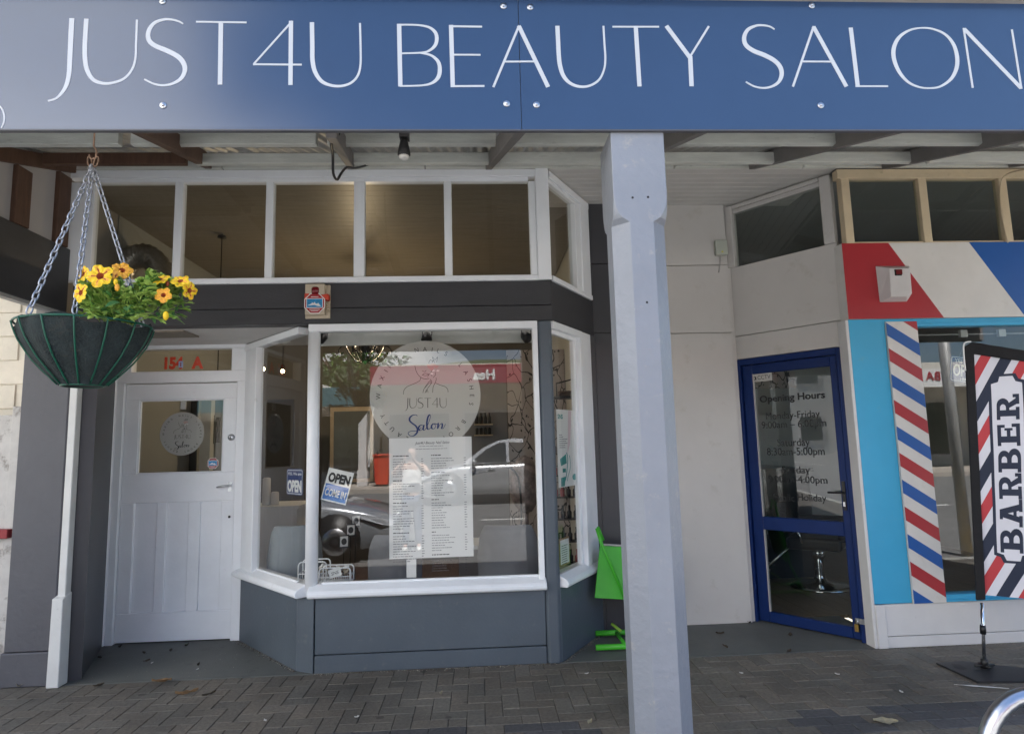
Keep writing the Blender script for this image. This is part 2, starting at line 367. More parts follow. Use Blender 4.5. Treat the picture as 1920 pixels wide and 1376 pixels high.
# --- footpath of clay pavers laid in herringbone
struct('footpath_bed', MB().box(-14, 14, KERB_Y, 4.845, -.9, -.006), mat('jointing_sand', (.085,.078,.07), .95, .3, 30))
def paver_mesh():
    vs, fs, cols = [], [], []
    a = .108; g = .0014; b = .003
    def brick(x0, y0, w, d, dark):
        if x0+w < -4.9 or x0 > 6.1 or y0 < KERB_Y+.24 or y0+d > 4.845: return
        z = random.uniform(-.0015, .0015); tx, ty = random.uniform(-.006, .006), random.uniform(-.006, .006)
        k = len(vs); cx, cy = x0+w/2, y0+d/2
        for ins, zz in ((g, -.02), (g, z-.004), (g+b, z)):
            for sx, sy in ((0,0),(1,0),(1,1),(0,1)):
                x = x0+ins if not sx else x0+w-ins; y = y0+ins if not sy else y0+d-ins
                vs.append((x, y, zz+(tx*(x-cx)+ty*(y-cy) if zz > -.01 else 0)))
        fs.extend([(k+8,k+9,k+10,k+11)]+[(k+r*4+i, k+r*4+(i+1)%4, k+r*4+4+(i+1)%4, k+r*4+4+i) for r in (0,1) for i in range(4)])
        t = random.random(); v = random.uniform(.87, 1.13)
        if dark: c = (.086*v, .083*v, .082*v)
        else:
            p, q = (.152,.130,.102), (.138,.126,.104)
            c = tuple((p[i]*(1-t)+q[i]*t)*v for i in range(3))
        cols.append((*c, 1))
    Y0 = 4.845-.004
    n0, n1, m0, m1 = -48, 60, 0, 30
    BAND = (9, 12)                                   # rows of dark pavers (counted from the shops)
    for j in range(m0, m1):
        for i in range(n0, n1):
            k = (i-(-j)) % 4
            x, y = i*a, Y0-(j+1)*a
            inband = BAND[0] <= j < BAND[1]
            if inband:
                if (i+j) % 2 == 0: brick(x, y, 2*a, a, (x < .5 or x > 1.72) and (i*7+j*3) % 5 != 0)
                continue
            yj = -j
            k = (i-yj) % 4
            if k == 0: brick(x, y, 2*a, a, False)
            elif k == 2:                             # with the cell below it
                if j+1 in range(*BAND): brick(x, y, a, a, False)
                else: brick(x, y-a, a, 2*a, False)
            elif k == 3 and (j == 0 or j == BAND[1]): brick(x, y, a, a, False)
    for i in range(-60, 60): brick(i*.2-.1, KERB_Y+.245, .2, .1, True)
    me = bpy.data.meshes.new('footpath'); me.from_pydata(vs, [], fs)
    ca = me.color_attributes.new('brick', 'FLOAT_COLOR', 'CORNER')
    dat = []
    for p in me.polygons:
        c = cols[p.index//9]; dat += list(c)*p.loop_total
    ca.data.foreach_set('color', dat)
    return me
pm = bpy.data.materials.new('clay_pavers'); pm.use_nodes = True
N, L = pm.node_tree.nodes, pm.node_tree.links
va = N.new('ShaderNodeVertexColor'); va.layer_name = 'brick'
tc = N.new('ShaderNodeTexCoord'); no = N.new('ShaderNodeTexNoise'); no.inputs['Scale'].default_value = 45; no.inputs['Detail'].default_value = 8
no2 = N.new('ShaderNodeTexNoise'); no2.inputs['Scale'].default_value = 1.6; no2.inputs['Detail'].default_value = 6
mr = N.new('ShaderNodeMapRange'); mr.inputs['From Min'].default_value = .25; mr.inputs['From Max'].default_value = .75; mr.inputs['To Min'].default_value = .72; mr.inputs['To Max'].default_value = 1.28
mr2 = N.new('ShaderNodeMapRange'); mr2.inputs['From Min'].default_value = .3; mr2.inputs['From Max'].default_value = .7; mr2.inputs['To Min'].default_value = .66; mr2.inputs['To Max'].default_value = 1.28
mul = N.new('ShaderNodeMath'); mul.operation = 'MULTIPLY'
vm = N.new('ShaderNodeVectorMath'); vm.operation = 'SCALE'
bp = N.new('ShaderNodeBump'); bp.inputs['Strength'].default_value = .35; bp.inputs['Distance'].default_value = .01
for n_ in (no, no2): L.new(tc.outputs['Object'], n_.inputs['Vector'])
L.new(no.outputs['Fac'], mr.inputs['Value']); L.new(no2.outputs['Fac'], mr2.inputs['Value'])
L.new(mr.outputs['Result'], mul.inputs[0]); L.new(mr2.outputs['Result'], mul.inputs[1])
vg = N.new('ShaderNodeTexVoronoi'); vg.inputs['Scale'].default_value = 3.1; vg.inputs['Randomness'].default_value = 1.0
rg = N.new('ShaderNodeMapRange'); rg.inputs['From Min'].default_value = .07; rg.inputs['From Max'].default_value = .085; rg.inputs['To Min'].default_value = .55
mg = N.new('ShaderNodeMath'); mg.operation = 'MULTIPLY'               # trodden chewing gum
L.new(tc.outputs['Object'], vg.inputs['Vector']); L.new(vg.outputs['Distance'], rg.inputs['Value'])
L.new(mul.outputs[0], mg.inputs[0]); L.new(rg.outputs['Result'], mg.inputs[1])
L.new(va.outputs['Color'], vm.inputs[0]); L.new(mg.outputs[0], vm.inputs['Scale'])
L.new(vm.outputs['Vector'], N['Principled BSDF'].inputs['Base Color']); N['Principled BSDF'].inputs['Roughness'].default_value = .75
L.new(no.outputs['Fac'], bp.inputs['Height']); L.new(bp.outputs['Normal'], N['Principled BSDF'].inputs['Normal'])
pme = paver_mesh(); pme.materials.append(pm)
po = bpy.data.objects.new('footpath', pme); col.objects.link(po); po['kind'] = 'structure'
# --- painted concrete of the two entrance recesses
struct('entry_floor', MB().box(-3.6, -1.0, 4.85, 6.0, -.9, .002).box(.4, 3.2, 4.85, 5.9, -.9, .002), M['concrete'])

# --- grit and crumbs swept against the shop fronts
s = MB(); rg_ = random.Random(9)
def crumb(x, y, r):
    z = .002 if y < 4.85 else .003; a = rg_.uniform(0, 6.28); P = [Vector((x+r*rg_.uniform(.6,1.2)*math.cos(a+k*2.09), y+r*rg_.uniform(.6,1.2)*math.sin(a+k*2.09), z)) for k in range(3)]
    s.m(rg_.choice((0,0,1,2))).add(P+[Vector((x, y, z+r*rg_.uniform(.4,.9)))], [(0,1,3), (1,2,3), (2,0,3)])
for k in range(420): t = rg_.random(); crumb(-1.22+1.75*t, 4.846-abs(rg_.gauss(0,.016))-.006, rg_.uniform(.002,.007))
for k in range(160): crumb(3.0+1.6*rg_.random(), 4.842-abs(rg_.gauss(0,.018)), rg_.uniform(.002,.006))
for k in range(240): t = rg_.random(); q = abs(rg_.gauss(0,.018))+.006; crumb(-2.13+.75*t-q*.76, 5.79-.87*t-q*.65, rg_.uniform(.002,.007))
for k in range(200): t = rg_.random(); q = abs(rg_.gauss(0,.016))+.006; crumb(.585+.44*t+q*.85, 4.86+.71*t-q*.53, rg_.uniform(.002,.006))
for k in range(150): crumb(-3.0-.33*rg_.random()+.02, 0, 0) if False else crumb(-2.99-.31*(t:=rg_.random())+abs(rg_.gauss(0,.02)), 4.93+.82*t, rg_.uniform(.002,.006))
for k in range(700): crumb(rg_.uniform(-3.4, 3.8), rg_.uniform(3.3, 4.84), rg_.uniform(.0012,.0032))
for k in range(150): crumb(rg_.uniform(-2.9, -1.7), rg_.uniform(4.87, 5.5), rg_.uniform(.0015,.004))
g_ = s.build('grit', [mat('pale_grit', (.34,.31,.26), .9, .3, 60), mat('brown_grit', (.12,.085,.055), .9, .3, 60), mat('dark_grit', (.04,.036,.03), .9, .3, 60)], None)
g_['kind'] = 'stuff'; tag(g_, 'fine grit and crumbs gathered along the foot of the shopfronts', 'grit')

# ================================================================== SALON SHOP
FY = 4.85
FS = face(FY)
A, B = (-2.135, 5.80), (-1.378, 4.92)
LW = wall(A, B); LWL = (Vector(B)-Vector(A)).length
RW = wall((.576, 4.85), (1.03, 5.58)); RWL = math.hypot(.454, .73)
salon = thing('salon_shop', 'dark grey and white salon shopfront with a bay window and white panelled door', 'shop building', (-1.0, FY, 0))
# stallboard below the bay window
s = MB()
s.fb(FS, -1.228, .463, 0, .122, -.16, 0); s.fb(FS, -1.228, .463, .128, .535, -.16, -.004)
s.zprism([(-1.378,4.92), (-1.236,4.846), (-1.232,5.02), (-1.36,5.06)], 0, .53)
s.fb(LW, .02, LWL-.004, 0, .53, -.12, 0)
s.fb(RW, .006, RWL, 0, .53, -.12, 0)
s.build('stallboard', M['grey'], salon, bevel=.004)
# corner post right of the front pane
s = MB(); s.zprism([(.467,4.862), (.486,4.838), (.556,4.838), (.580,4.862), (.580,4.95), (.467,4.98)], 0, 2.563)
s.build('corner_post', M['grey'], salon, bevel=.006)
# dark fascia over the window
s = MB(); s.fb(FS, -3.07, .582, 2.69, 2.885, -.12, .012); s.fb(FS, -3.07, .582, 2.567, 2.687, -.12, .010)
s.fb(RW, .0, RWL+.02, 2.567, 2.885, -.10, .012)
s.build('fascia_beam', M['charcoal'], salon, bevel=.004)
# front window
w = MB()
w.fb(FS, .425, .466, .60, 2.51, -.07, .012)                      # right stile
w.fb(FS, -1.30, .466, 2.505, 2.563, -.07, .016)                  # head
w.fb(FS, -1.19, .425, .615, .632, -.05, -.02)                    # bottom bead
w.fb(LW, .01, LWL-.02, 2.505, 2.563, -.07, .016)
w.fb(LW, .20, .335, .60, 2.505, -.05, .02); w.fb(LW, .06, .20, .60, 2.505, -.06, .006); w.fb(LW, .335, LWL-.06, .615, .632, -.05, -.02)
fw = w.build('bay_window', M['white'], salon, bevel=.004)
MB().tube([(-1.268, 4.895, .60), (-1.268, 4.895, 2.51)], .047, 16).build('mullion', M['white'], fw)
s = MB()
def sill(F, u0, u1):
    pr = [(-.10,.53), (.045,.53), (.060,.545), (.060,.565), (.045,.585), (-.02,.618), (-.10,.622)]   # (d, v)
    vs = [F.p(u, v, d) for u in (u0, u1) for d, v in pr]; n = len(pr)
    s.add(vs, [tuple(range(n)), tuple(range(2*n-1, n-1, -1))]+[(i, n+i, n+(i+1)%n, (i+1)%n) for i in range(n)])
sill(FS, -1.275, .475); sill(LW, .0, LWL+.085)
s.build('sill', M['white'], fw, bevel=.005)
MB().quad(FS.p(-1.20,.61,-.035), FS.p(.43,.61,-.035), FS.p(.43,2.52,-.035), FS.p(-1.20,2.52,-.035)).build('pane', M['glass'], fw)
MB().quad(LW.p(.33,.61,-.03), LW.p(LWL+.03,.61,-.03), LW.p(LWL+.03,2.52,-.03), LW.p(.33,2.52,-.03)).build('pane', M['glass'], fw)
# side window on the right return
w = MB(); w.fb(RW, .53, .60, .60, 2.505, -.06, .02); w.fb(RW, .60, .80, .56, 2.563, -.06, .010); w.fb(RW, .012, .60, 2.505, 2.563, -.07, .016); w.fb(RW, .485, .53, .61, 2.505, -.06, -.02)
w.fb(RW, .012, .485, 2.47, 2.505, -.06, -.02)
rwin = w.build('side_window', M['white'], salon, bevel=.004)
s = MB(); sill(RW, .03, .80); s.build('sill', M['white'], rwin, bevel=.005)
MB().quad(RW.p(-.02,.6,-.035), RW.p(.5,.6,-.035), RW.p(.5,2.5,-.035), RW.p(-.02,2.5,-.035)).build('pane', M['glass'], rwin)
# transom lights
w = MB()
w.fb(FS, -3.06, .59, 2.886, 2.930, -.06, .030); w.fb(FS, -2.95, .43, 3.712, 3.745, -.06, .006); w.fb(FS, -3.15, .59, 3.745, 3.805, -.06, .022)
for a, b in ((-3.16,-2.95), (-2.344,-2.282), (-1.645,-1.587), (-.961,-.877), (-.25,-.19), (.43,.485)): w.fb(FS, a, b, 2.93, 3.712, -.06, .010)
w.fb(FS, .485, .59, 2.886, 3.81, -.06, .034)
w.fb(RW, .02, RWL, 2.886, 2.93, -.06, .028); w.fb(RW, .02, RWL, 3.712, 3.745, -.06, .006); w.fb(RW, .02, RWL, 3.745, 3.805, -.06, .022)
w.fb(RW, .55, .66, 2.93, 3.712, -.06, .012); w.fb(RW, .66, RWL-.01, 2.93, 3.75, -.06, .022)
tw = w.build('transom_window', M['white'], salon, bevel=.004)
for a, b in ((-2.95,-2.344), (-2.282,-1.645), (-1.587,-.961), (-.877,-.25), (-.19,.43)):
    MB().quad(FS.p(a-.01,2.92,-.03), FS.p(b+.01,2.92,-.03), FS.p(b+.01,3.73,-.03), FS.p(a-.01,3.73,-.03)).build('pane', M['tglass'], tw)
MB().quad(RW.p(0,2.92,-.03), RW.p(.56,2.92,-.03), RW.p(.56,3.73,-.03), RW.p(0,3.73,-.03)).build('pane', M['tglass'], tw)
# ceiling of the door recess
s = MB()
for i in range(10): s.box(-3.4, -1.15, 4.97+i*.09, 4.97+i*.09+.086, 2.57, 2.60)
s.box(-3.4, -1.15, 4.97, 5.9, 2.601, 2.63)
s.build('soffit', M['soffit'], salon)
s = MB(); q0 = atZ(285, 632, 2.566); q1 = atZ(355, 616, 2.566); s.box(-2.95, -2.32, 5.02, 5.30, 2.556, 2.5695)
s.build('soffit_hatch', mat('brown_hatch', (.22,.19,.15), .7, .15, 8), salon)
# door frame, fanlight and door
DF = face(5.78)
w = MB()
w.fb(DF, -3.335, -3.215, 0, 2.33, -.06, .05); w.fb(DF, -3.215, -3.152, 0, 2.33, -.06, .028)
w.fb(DF, -2.172, -2.09, 0, 2.33, -.06, .03)
w.fb(DF, -3.335, -2.09, 2.232, 2.335, -.06, .032); w.fb(DF, -3.335, -2.09, 2.535, 2.60, -.06, .04)
w.fb(DF, -3.335, -3.10, 2.335, 2.535, -.06, .03); w.fb(DF, -2.225, -2.09, 2.335, 2.535, -.06, .03)
fl = w.build('door_frame', M['white'], salon, bevel=.005)
MB().quad(DF.p(-3.11,2.33,-.02), DF.p(-2.215,2.33,-.02), DF.p(-2.215,2.54,-.02), DF.p(-3.11,2.54,-.02)).build('fanlight', M['glass'], fl)
d = MB()
x0, x1 = -3.148, -2.176
gx0, gx1, gz0, gz1 = -3.03, -2.292, 1.43, 2.083
pan = [(-3.035,-2.84), (-2.758,-2.57), (-2.47,-2.288)]
d.fb(DF, x0, x1, .012, .252, -.045, 0); d.fb(DF, x0, x1, 1.18, gz0, -.045, 0); d.fb(DF, x0, x1, gz1, 2.225, -.045, 0)
d.fb(DF, x0, gx0, gz0, gz1, -.045, 0); d.fb(DF, gx1, x1, gz0, gz1, -.045, 0)
for a, b in ((x0, pan[0][0]), (pan[0][1], pan[1][0]), (pan[1][1], pan[2][0]), (pan[2][1], x1)): d.fb(DF, a, b, .252, 1.18, -.045, 0)
for a, b in pan: d.fb(DF, a-.003, b+.003, .249, 1.183, -.035, -.021)
for a, b, c, e in ((gx0,gx1,gz0,gz0+.012), (gx0,gx1,gz1-.012,gz1), (gx0,gx0+.012,gz0+.012,gz1-.012), (gx1-.012,gx1,gz0+.012,gz1-.012)): d.fb(DF, a, b, c, e, -.03, -.008)
door = d.build('door', M['white'], salon, bevel=.004)
MB().quad(DF.p(gx0,gz0,-.024), DF.p(gx1,gz0,-.024), DF.p(gx1,gz1,-.024), DF.p(gx0,gz1,-.024)).build('door_pane', M['glass'], door)
h = MB(); h.fb(DF, -2.232, -2.200, 1.262, 1.345, 0, .006); h.tube([DF.p(-2.215,1.312,.004), DF.p(-2.215,1.312,.045)], .009, 10)
h.tube([DF.p(-2.208,1.312,.045), DF.p(-2.25,1.312,.048), DF.p(-2.30,1.305,.045), DF.p(-2.318,1.30,.04)], [.010,.009,.008,.006], 10)
h.build('handle', M['steel'], door)
h = MB(); h.lathe([(.030,0), (.030,.008), (.022,.014), (.020,.016)], DF.p(-2.218,1.735,.0), 18, DF.n); h.m(1).fb(DF, -2.222, -2.214, 1.725, 1.745, .016, .0175)
h.build('lock', [M['steel'], M['ink']], door)
h = MB(); h.lathe([(.011,0), (.011,.004)], DF.p(-2.216,1.04,.0), 12, DF.n); h.build('keyhole', M['blacksteel'], door)
# left recess wall, pilaster, white batten
s = MB(); SWL = wall((-3.34,5.76), (-3.0,4.90)); s.fb(SWL, 0, math.hypot(.34,.86)-.01, 0, 2.565, -.10, 0)
s.build('recess_wall', M['darkrecess'], salon)
s = MB(); s.zprism([(-3.395,4.84), (-3.052,4.84), (-3.052,5.0), (-3.395,5.0)], .235, 2.67); s.zprism([(-3.415,4.834), (-3.050,4.834), (-3.050,5.0), (-3.415,5.0)], 0, .232)
s.build('pilaster', M['pilgrey'], salon, bevel=.008)
s = MB(); s.box(-3.044, -2.99, 4.835, 4.90, .60, 2.565); s.hexa([(-3.062,4.795,0),(-2.978,4.795,0),(-2.978,4.90,0),(-3.062,4.90,0),(-3.058,4.80,.60),(-2.982,4.80,.60),(-2.982,4.90,.63),(-3.058,4.90,.63)])
s.build('corner_batten', M['whitewood'], salon, bevel=.004)
# dark return wall of the shared recess
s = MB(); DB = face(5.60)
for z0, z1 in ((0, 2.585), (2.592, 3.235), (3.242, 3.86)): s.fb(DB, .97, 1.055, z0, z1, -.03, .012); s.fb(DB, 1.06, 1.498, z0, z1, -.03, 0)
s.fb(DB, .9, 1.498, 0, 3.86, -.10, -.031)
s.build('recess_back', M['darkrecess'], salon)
# upper wall, party walls, roof
s = MB(); s.box(-3.3, 1.548, 4.92, 5.1, 3.95, 5.9); s.box(-3.46, 1.548, 4.87, 9.6, 3.871, 3.95)
s.box(-3.45, -3.34, 5.02, 9.6, -.1, 3.87)
s.build('upper_wall', mat('upper_render', (.30,.29,.28), .8, .1, 2, .2, 40), salon)
# inside of the salon
s = MB(); s.box(-3.34, 1.0, 9.3, 9.4, 0, 3.87); s.m(1).box(-3.335, -3.33, 5.85, 9.3, 0, 3.87); s.m(2).box(1.06, 1.12, 5.72, 9.4, 0, 3.87)
s.m(2).box(-1.3, .45, 5.13, 5.16, atY(800,645,5.13).z, 2.64)
s.build('interior_wall', [mat('tan_wall', (.125,.120,.112), .7, .06, 1.5), mat('pale_interior_wall', (.30,.31,.30), .6, .05, 2), mat('white_interior', (.55,.56,.54), .6, .05, 2)], salon)
s = MB()
for i in range(40): s.box(-3.33, 1.05, 4.98+i*.11, 4.98+i*.11+.106, 3.83, 3.86)
s.build('interior_ceiling', mat('varnished_ceiling_boards', (.225,.20,.165), .45, .1, 4, stretch=(1,8,1)), salon)
wood = mat('timber_floor', (.22,.14,.085), .3, .3, 5, .1, 40, stretch=(8,1,1))
s = MB()
for i in range(24):
    x = -2.1+i*.13; s.box(x, x+.128, max(5.0, 5.86-(x+2.1)*1.16, 4.98+(x-.45)*1.62), 9.3, -.02, .006+random.uniform(0,.001))
s.box(-3.3, -2.1, 5.84, 9.3, -.02, .006)
s.build('interior_floor', wood, salon)

# ================================================================== BARBER SHOP
barber = thing('barber_shop', 'barber shop with a red white and blue fascia, cyan window frame and navy glass door', 'shop building', (4.0, FY, 0))
CB = face(5.65)
s = MB()
for z0, z1 in ((0, 2.58), (2.586, 3.225), (3.231, 3.86)): s.fb(CB, 1.502, 2.36, z0, z1, -.03, 0)
s.fb(CB, 1.502, 2.4, 0, 3.86, -.10, -.031)
BW = wall((2.353,5.75), (3.0,4.935)); BWL = math.hypot(.647,.815)
s.fb(BW, 0, BWL, 2.552, 3.205, -.08, 0); s.fb(BW, .0, BWL, 2.335, 2.546, -.08, 0); s.fb(BW, -.005, .058, 0, 2.335, -.08, 0)
s.build('cream_wall', M['cream'], barber, bevel=.003)
s = MB(); s.fb(BW, 1.002, BWL-.012, 0, 2.335, -.08, .012); s.box(2.958, 2.984, 4.845, 4.96, 0, 2.53); s.box(2.984, 3.06, 4.836, 4.96, 0, .318)
s.build('door_jamb', M['offwhite'], barber, bevel=.004)
s = MB(); BF = face(FY)
s.fb(BF, 3.06, 6.6, 0, .080, -.10, .004); s.fb(BF, 3.06, 6.6, .084, .318, -.10, 0)
s.build('plinth', M['offwhite'], barber, bevel=.004)
s = MB(); s.fb(BF, 2.986, 3.286, .322, 2.532, -.10, 0); s.fb(BF, 3.286, 6.6, 2.468, 2.532, -.10, 0); s.fb(BF, 3.4, 6.6, 2.494, 2.512, 0, .008)
s.fb(BF, 3.545, 6.6, .322, .372, -.10, 0); s.fb(BF, 3.545, 6.6, .322, .338, 0, .02)
bwin = s.build('window_frame', M['cyan'], barber, bevel=.003)
MB().quad(BF.p(3.45,.36,-.05), BF.p(6.6,.36,-.05), BF.p(6.6,2.48,-.05), BF.p(3.45,2.48,-.05)).build('pane', M['bglass'], bwin)
# striped board
s = MB().m(0); u0, u1, v0, v1 = 3.288, 3.546, .320, 2.508
s.fb(BF, u0, u1, v0, v1, -.09, .016)
for n in range(-1, 13):
    zt = 2.50-n*.2075
    P = clip_rect([(u0, zt), (u0, zt-.104), (u1, zt-.104-.172), (u1, zt-.172)], u0+.0005, u1-.0005, v0+.0005, v1-.0005)
    if P: s.m(1 if n % 2 == 0 else 2).prism(BF, P, .016, .0175)
s.build('striped_board', [M['stripewhite'], M['blue'], M['red']], barber)
# fascia with diagonals
s = MB().m(0); f0, f1, g0, g1 = 2.984, 6.6, 2.534, 3.165
s.fb(BF, f0, f1, g0, g1, -.10, .010)
bx = [2.0, 3.379, 4.070, 4.76, 5.45, 6.14, 6.83]
for i, c in enumerate((2, 0, 1, 0, 2, 0)):
    if c == 0: continue
    P = clip_rect([(bx[i], g1), (bx[i+1], g1), (bx[i+1]+.404, g0), (bx[i]+.404, g0)], f0+.0005, f1, g0+.0005, g1-.0005)
    s.m(c).prism(BF, P, .010, .0115)
s.build('fascia_board', [M['stripewhite'], M['blue'], M['red']], barber)
# transom over the fascia
w = MB()
for a in (3.03, 3.695, 4.394, 5.09, 5.79): w.fb(BF, a, a+.07, 3.166, 3.72, -.06, .008)
w.fb(BF, 3.0, 6.6, 3.72, 3.80, -.06, .012); w.fb(BF, 3.10, 6.6, 3.166, 3.185, -.06, -.01)
bt = w.build('transom_window', M['oldcream'], barber, bevel=.003)
for a in (3.10, 3.765, 4.464, 5.16): MB().quad(BF.p(a-.01,3.17,-.03), BF.p(a+.64,3.17,-.03), BF.p(a+.64,3.73,-.03), BF.p(a-.01,3.73,-.03)).build('pane', M['bglass'], bt)
w = MB(); w.fb(BW, .945, BWL-.005, 3.205, 3.80, -.06, .014); w.fb(BW, .03, .14, 3.205, 3.80, -.06, .03); w.fb(BW, .14, .945, 3.725, 3.765, -.06, .004); w.fb(BW, .14, .945, 3.765, 3.80, -.06, .02)
w.fb(BW, -.03, .03, 3.205, 3.80, -.06, .01)
ba = w.build('angled_transom', M['cream'], barber, bevel=.006)
MB().quad(BW.p(.13,3.2,-.02), BW.p(.95,3.2,-.02), BW.p(.95,3.74,-.02), BW.p(.13,3.74,-.02)).build('pane', M['bglass'], ba)
# shared recess ceiling of tongue and groove boards
s = MB()
for i in range(9): s.box(.60, 3.01, 4.86+i*.092, 4.86+i*.092+.088, 3.815, 3.845)
s.box(.60, 3.01, 4.86, 5.75, 3.846, 3.868)
s.build('soffit', M['soffit'], barber, bevel=.003)
# navy door
w = MB(); w.fb(BW, .06, .105, 0, 2.33, -.07, .006); w.fb(BW, .957, 1.0, 0, 2.33, -.07, .006); w.fb(BW, .105, .957, 2.275, 2.33, -.07, .006)
bdf = w.build('door_frame', M['navy'], barber, bevel=.004)
d = MB(); e = -.02
for (a, b, c, f_) in ((.110,.205,.012,2.27), (.890,.952,.012,2.27), (.205,.890,.012,.10), (.205,.890,.80,.914), (.205,.890,2.185,2.27)): d.fb(BW, a, b, c, f_, e-.04, e)
bdoor = d.build('door', M['navy'], barber, bevel=.006)
s = MB()
for c, f_ in ((.10,.80), (.914,2.185)): s.fb(BW, .205, .213, c, f_, e-.03, e-.004)
s.build('glazing_bead', M['lining'], bdoor)
for c, f_ in ((.10,.80), (.914,2.185)): MB().quad(BW.p(.2,c,e-.02), BW.p(.895,c,e-.02), BW.p(.895,f_,e-.02), BW.p(.2,f_,e-.02)).build('door_pane', M['bglass'], bdoor)
h = MB(); h.fb(BW, .905, .93, 1.01, 1.24, e, e+.012); h.tube([BW.p(.917,1.15,e), BW.p(.917,1.15,e+.05), BW.p(.81,1.15,e+.055)], .008, 8); h.m(1).fb(BW, .908, .924, 1.04, 1.075, e+.012, e+.018)
h.build('handle', [M['black'], M['steel']], bdoor)
h = MB(); h.fb(BW, .93, 1.075, .145, .185, .016, .02); h.m(1).fb(BW, .925, .955, .085, .14, .012, .034); h.m(0).tube([BW.p(.93,.14,.023), BW.p(.931,.172,.024), BW.p(.949,.172,.024), BW.p(.95,.14,.023)], .004, 6)
h.build('hasp', [M['steel'], M['brass']], bdoor)
for z in (.25, 1.15, 2.05): MB().tube([BW.p(.108,z,.006), BW.p(.108,z+.09,.006)], .008, 8).build('hinge', M['navy'], bdoor)
s = MB(); s.box(1.552, 6.6, 4.92, 5.1, 3.95, 5.9); s.box(1.552, 6.6, 4.87, 9.6, 3.87, 3.95); s.box(6.6, 6.7, 4.9, 9.6, 0, 3.95)
s.build('upper_wall', mat('upper_plaster', (.33,.30,.26), .8, .1, 2, .2, 40), barber)
s = MB(); s.box(1.7, 6.6, 9.0, 9.1, 0, 3.87); s.box(1.62, 1.7, 5.76, 9.0, 0, 3.87); s.m(1).box(1.7, 6.6, 5.0, 9.0, 3.84, 3.868)
s.build('interior_wall', [mat('barber_inner_wall', (.42,.43,.43), .6, .05, 2), mat('barber_ceiling', (.30,.30,.29), .6, .05, 2)], barber)
s = MB()
for i in range(34): s.box(1.7+i*.144, 1.7+i*.144+.142, 4.97 if i > 10 else 5.75, 9.0, -.02, .006+random.uniform(0,.001))
s.build('interior_floor', wood, barber)
# ================================================================== VERANDAH
ver = thing('verandah', 'street verandah with timber rafters under a corrugated iron roof', 'verandah', (0, 3.5, 2.9))
def rz(Y): return 2.95+.337*(Y-2.3)                      # underside of the rafters
s = MB(); s.box(-4.6, 6.4, 2.215, 2.24, 2.765, 3.36)
s.build('fascia_beam', M['rafter'], ver)
s = MB(); s.box(-4.6, 6.4, 2.10, 2.32, 3.34, 3.40); s.build('gutter', M['charcoal'], ver)
def beam_line(P, Q, w, h, mt, name, Y0=2.30, Y1=4.80):
    P, Q = Vector(P), Vector(Q); d = (Q-P)/(Q.y-P.y); a = P+d*(Y0-P.y); b = P+d*(Y1-P.y)
    MB().hexa([a+Vector((-w/2,0,0)), a+Vector((w/2,0,0)), b+Vector((w/2,0,0)), b+Vector((-w/2,0,0)),
               a+Vector((-w/2,0,h)), a+Vector((w/2,0,h)), b+Vector((w/2,0,h)), b+Vector((-w/2,0,h))]).build(name, mt, ver, bevel=.003)
beam_line(atY(256,250,2.75), atY(389,316,4.75), .05, .11, M['brown'], 'rafter')
for f_, Yf, b_ in (((624,264), 2.9, (658,317)), ((974,252), 2.5, (917,318)), ((1325,247), 2.9, (1166,319)), ((1693,248), 3.0, (1415,317)), ((1920,265), 3.25, (1665,317))):
    beam_line(atY(*f_, Yf), atY(*b_, 4.75), .05, .11, M['rafter'], 'rafter', 2.8 if f_[0] == 624 else 2.26)
beam_line((4.48, 3, rz(3)), (4.48, 4.75, rz(4.75)), .05, .11, M['rafter'], 'rafter')
# purlins: brown in the end bay, grey elsewhere
xr = [-3.06, -2.02, -.90, .16, 1.17, 2.27, 3.40, 4.50, 6.3]
for Yp, h, dz_ in ((2.78, .085, .012), (3.56, .086, .011), (4.36, .080, -.004)):
    for i in range(len(xr)-1):
        z = rz(Yp)+dz_
        mt = M['brown'] if (i == 0 and Yp > 4) else M['purlin']
        MB().box(xr[i]+.028+random.uniform(0,.01), xr[i+1]-.028-random.uniform(0,.012), Yp, Yp+.045, z, z+h+random.uniform(-.004,.004)).build('purlin', mt, ver, bevel=.003)
s = MB()
for a, b in ((-3.0,-1.98), (-1.97,-.40), (-.39,1.62), (1.63,2.70), (2.71,6.3)): s.box(a, b, 4.80+random.uniform(0,.006), 4.838, 3.806, 3.94)
s.build('wall_plate', M['purlin'], ver, bevel=.003)
s = MB(); s.smooth = True
xs = [-4.6+i*.0127 for i in range(int(11/.0127))]
ys = [2.31, 2.9, 3.6, 4.3, 4.9]
def cz(x, y): return rz(y)+.112+.015*math.sin(2*PI*x/.076)
for off, fl in ((0, 1), (.004, -1)):
    vs = [(x, y, cz(x,y)+off) for y in ys for x in xs]; n = len(xs)
    s.add(vs, [tuple([(j*n+i), (j*n+i+1), ((j+1)*n+i+1), ((j+1)*n+i)][::fl]) for j in range(len(ys)-1) for i in range(n-1)])
s.build('roof_sheet', M['galv'], ver)
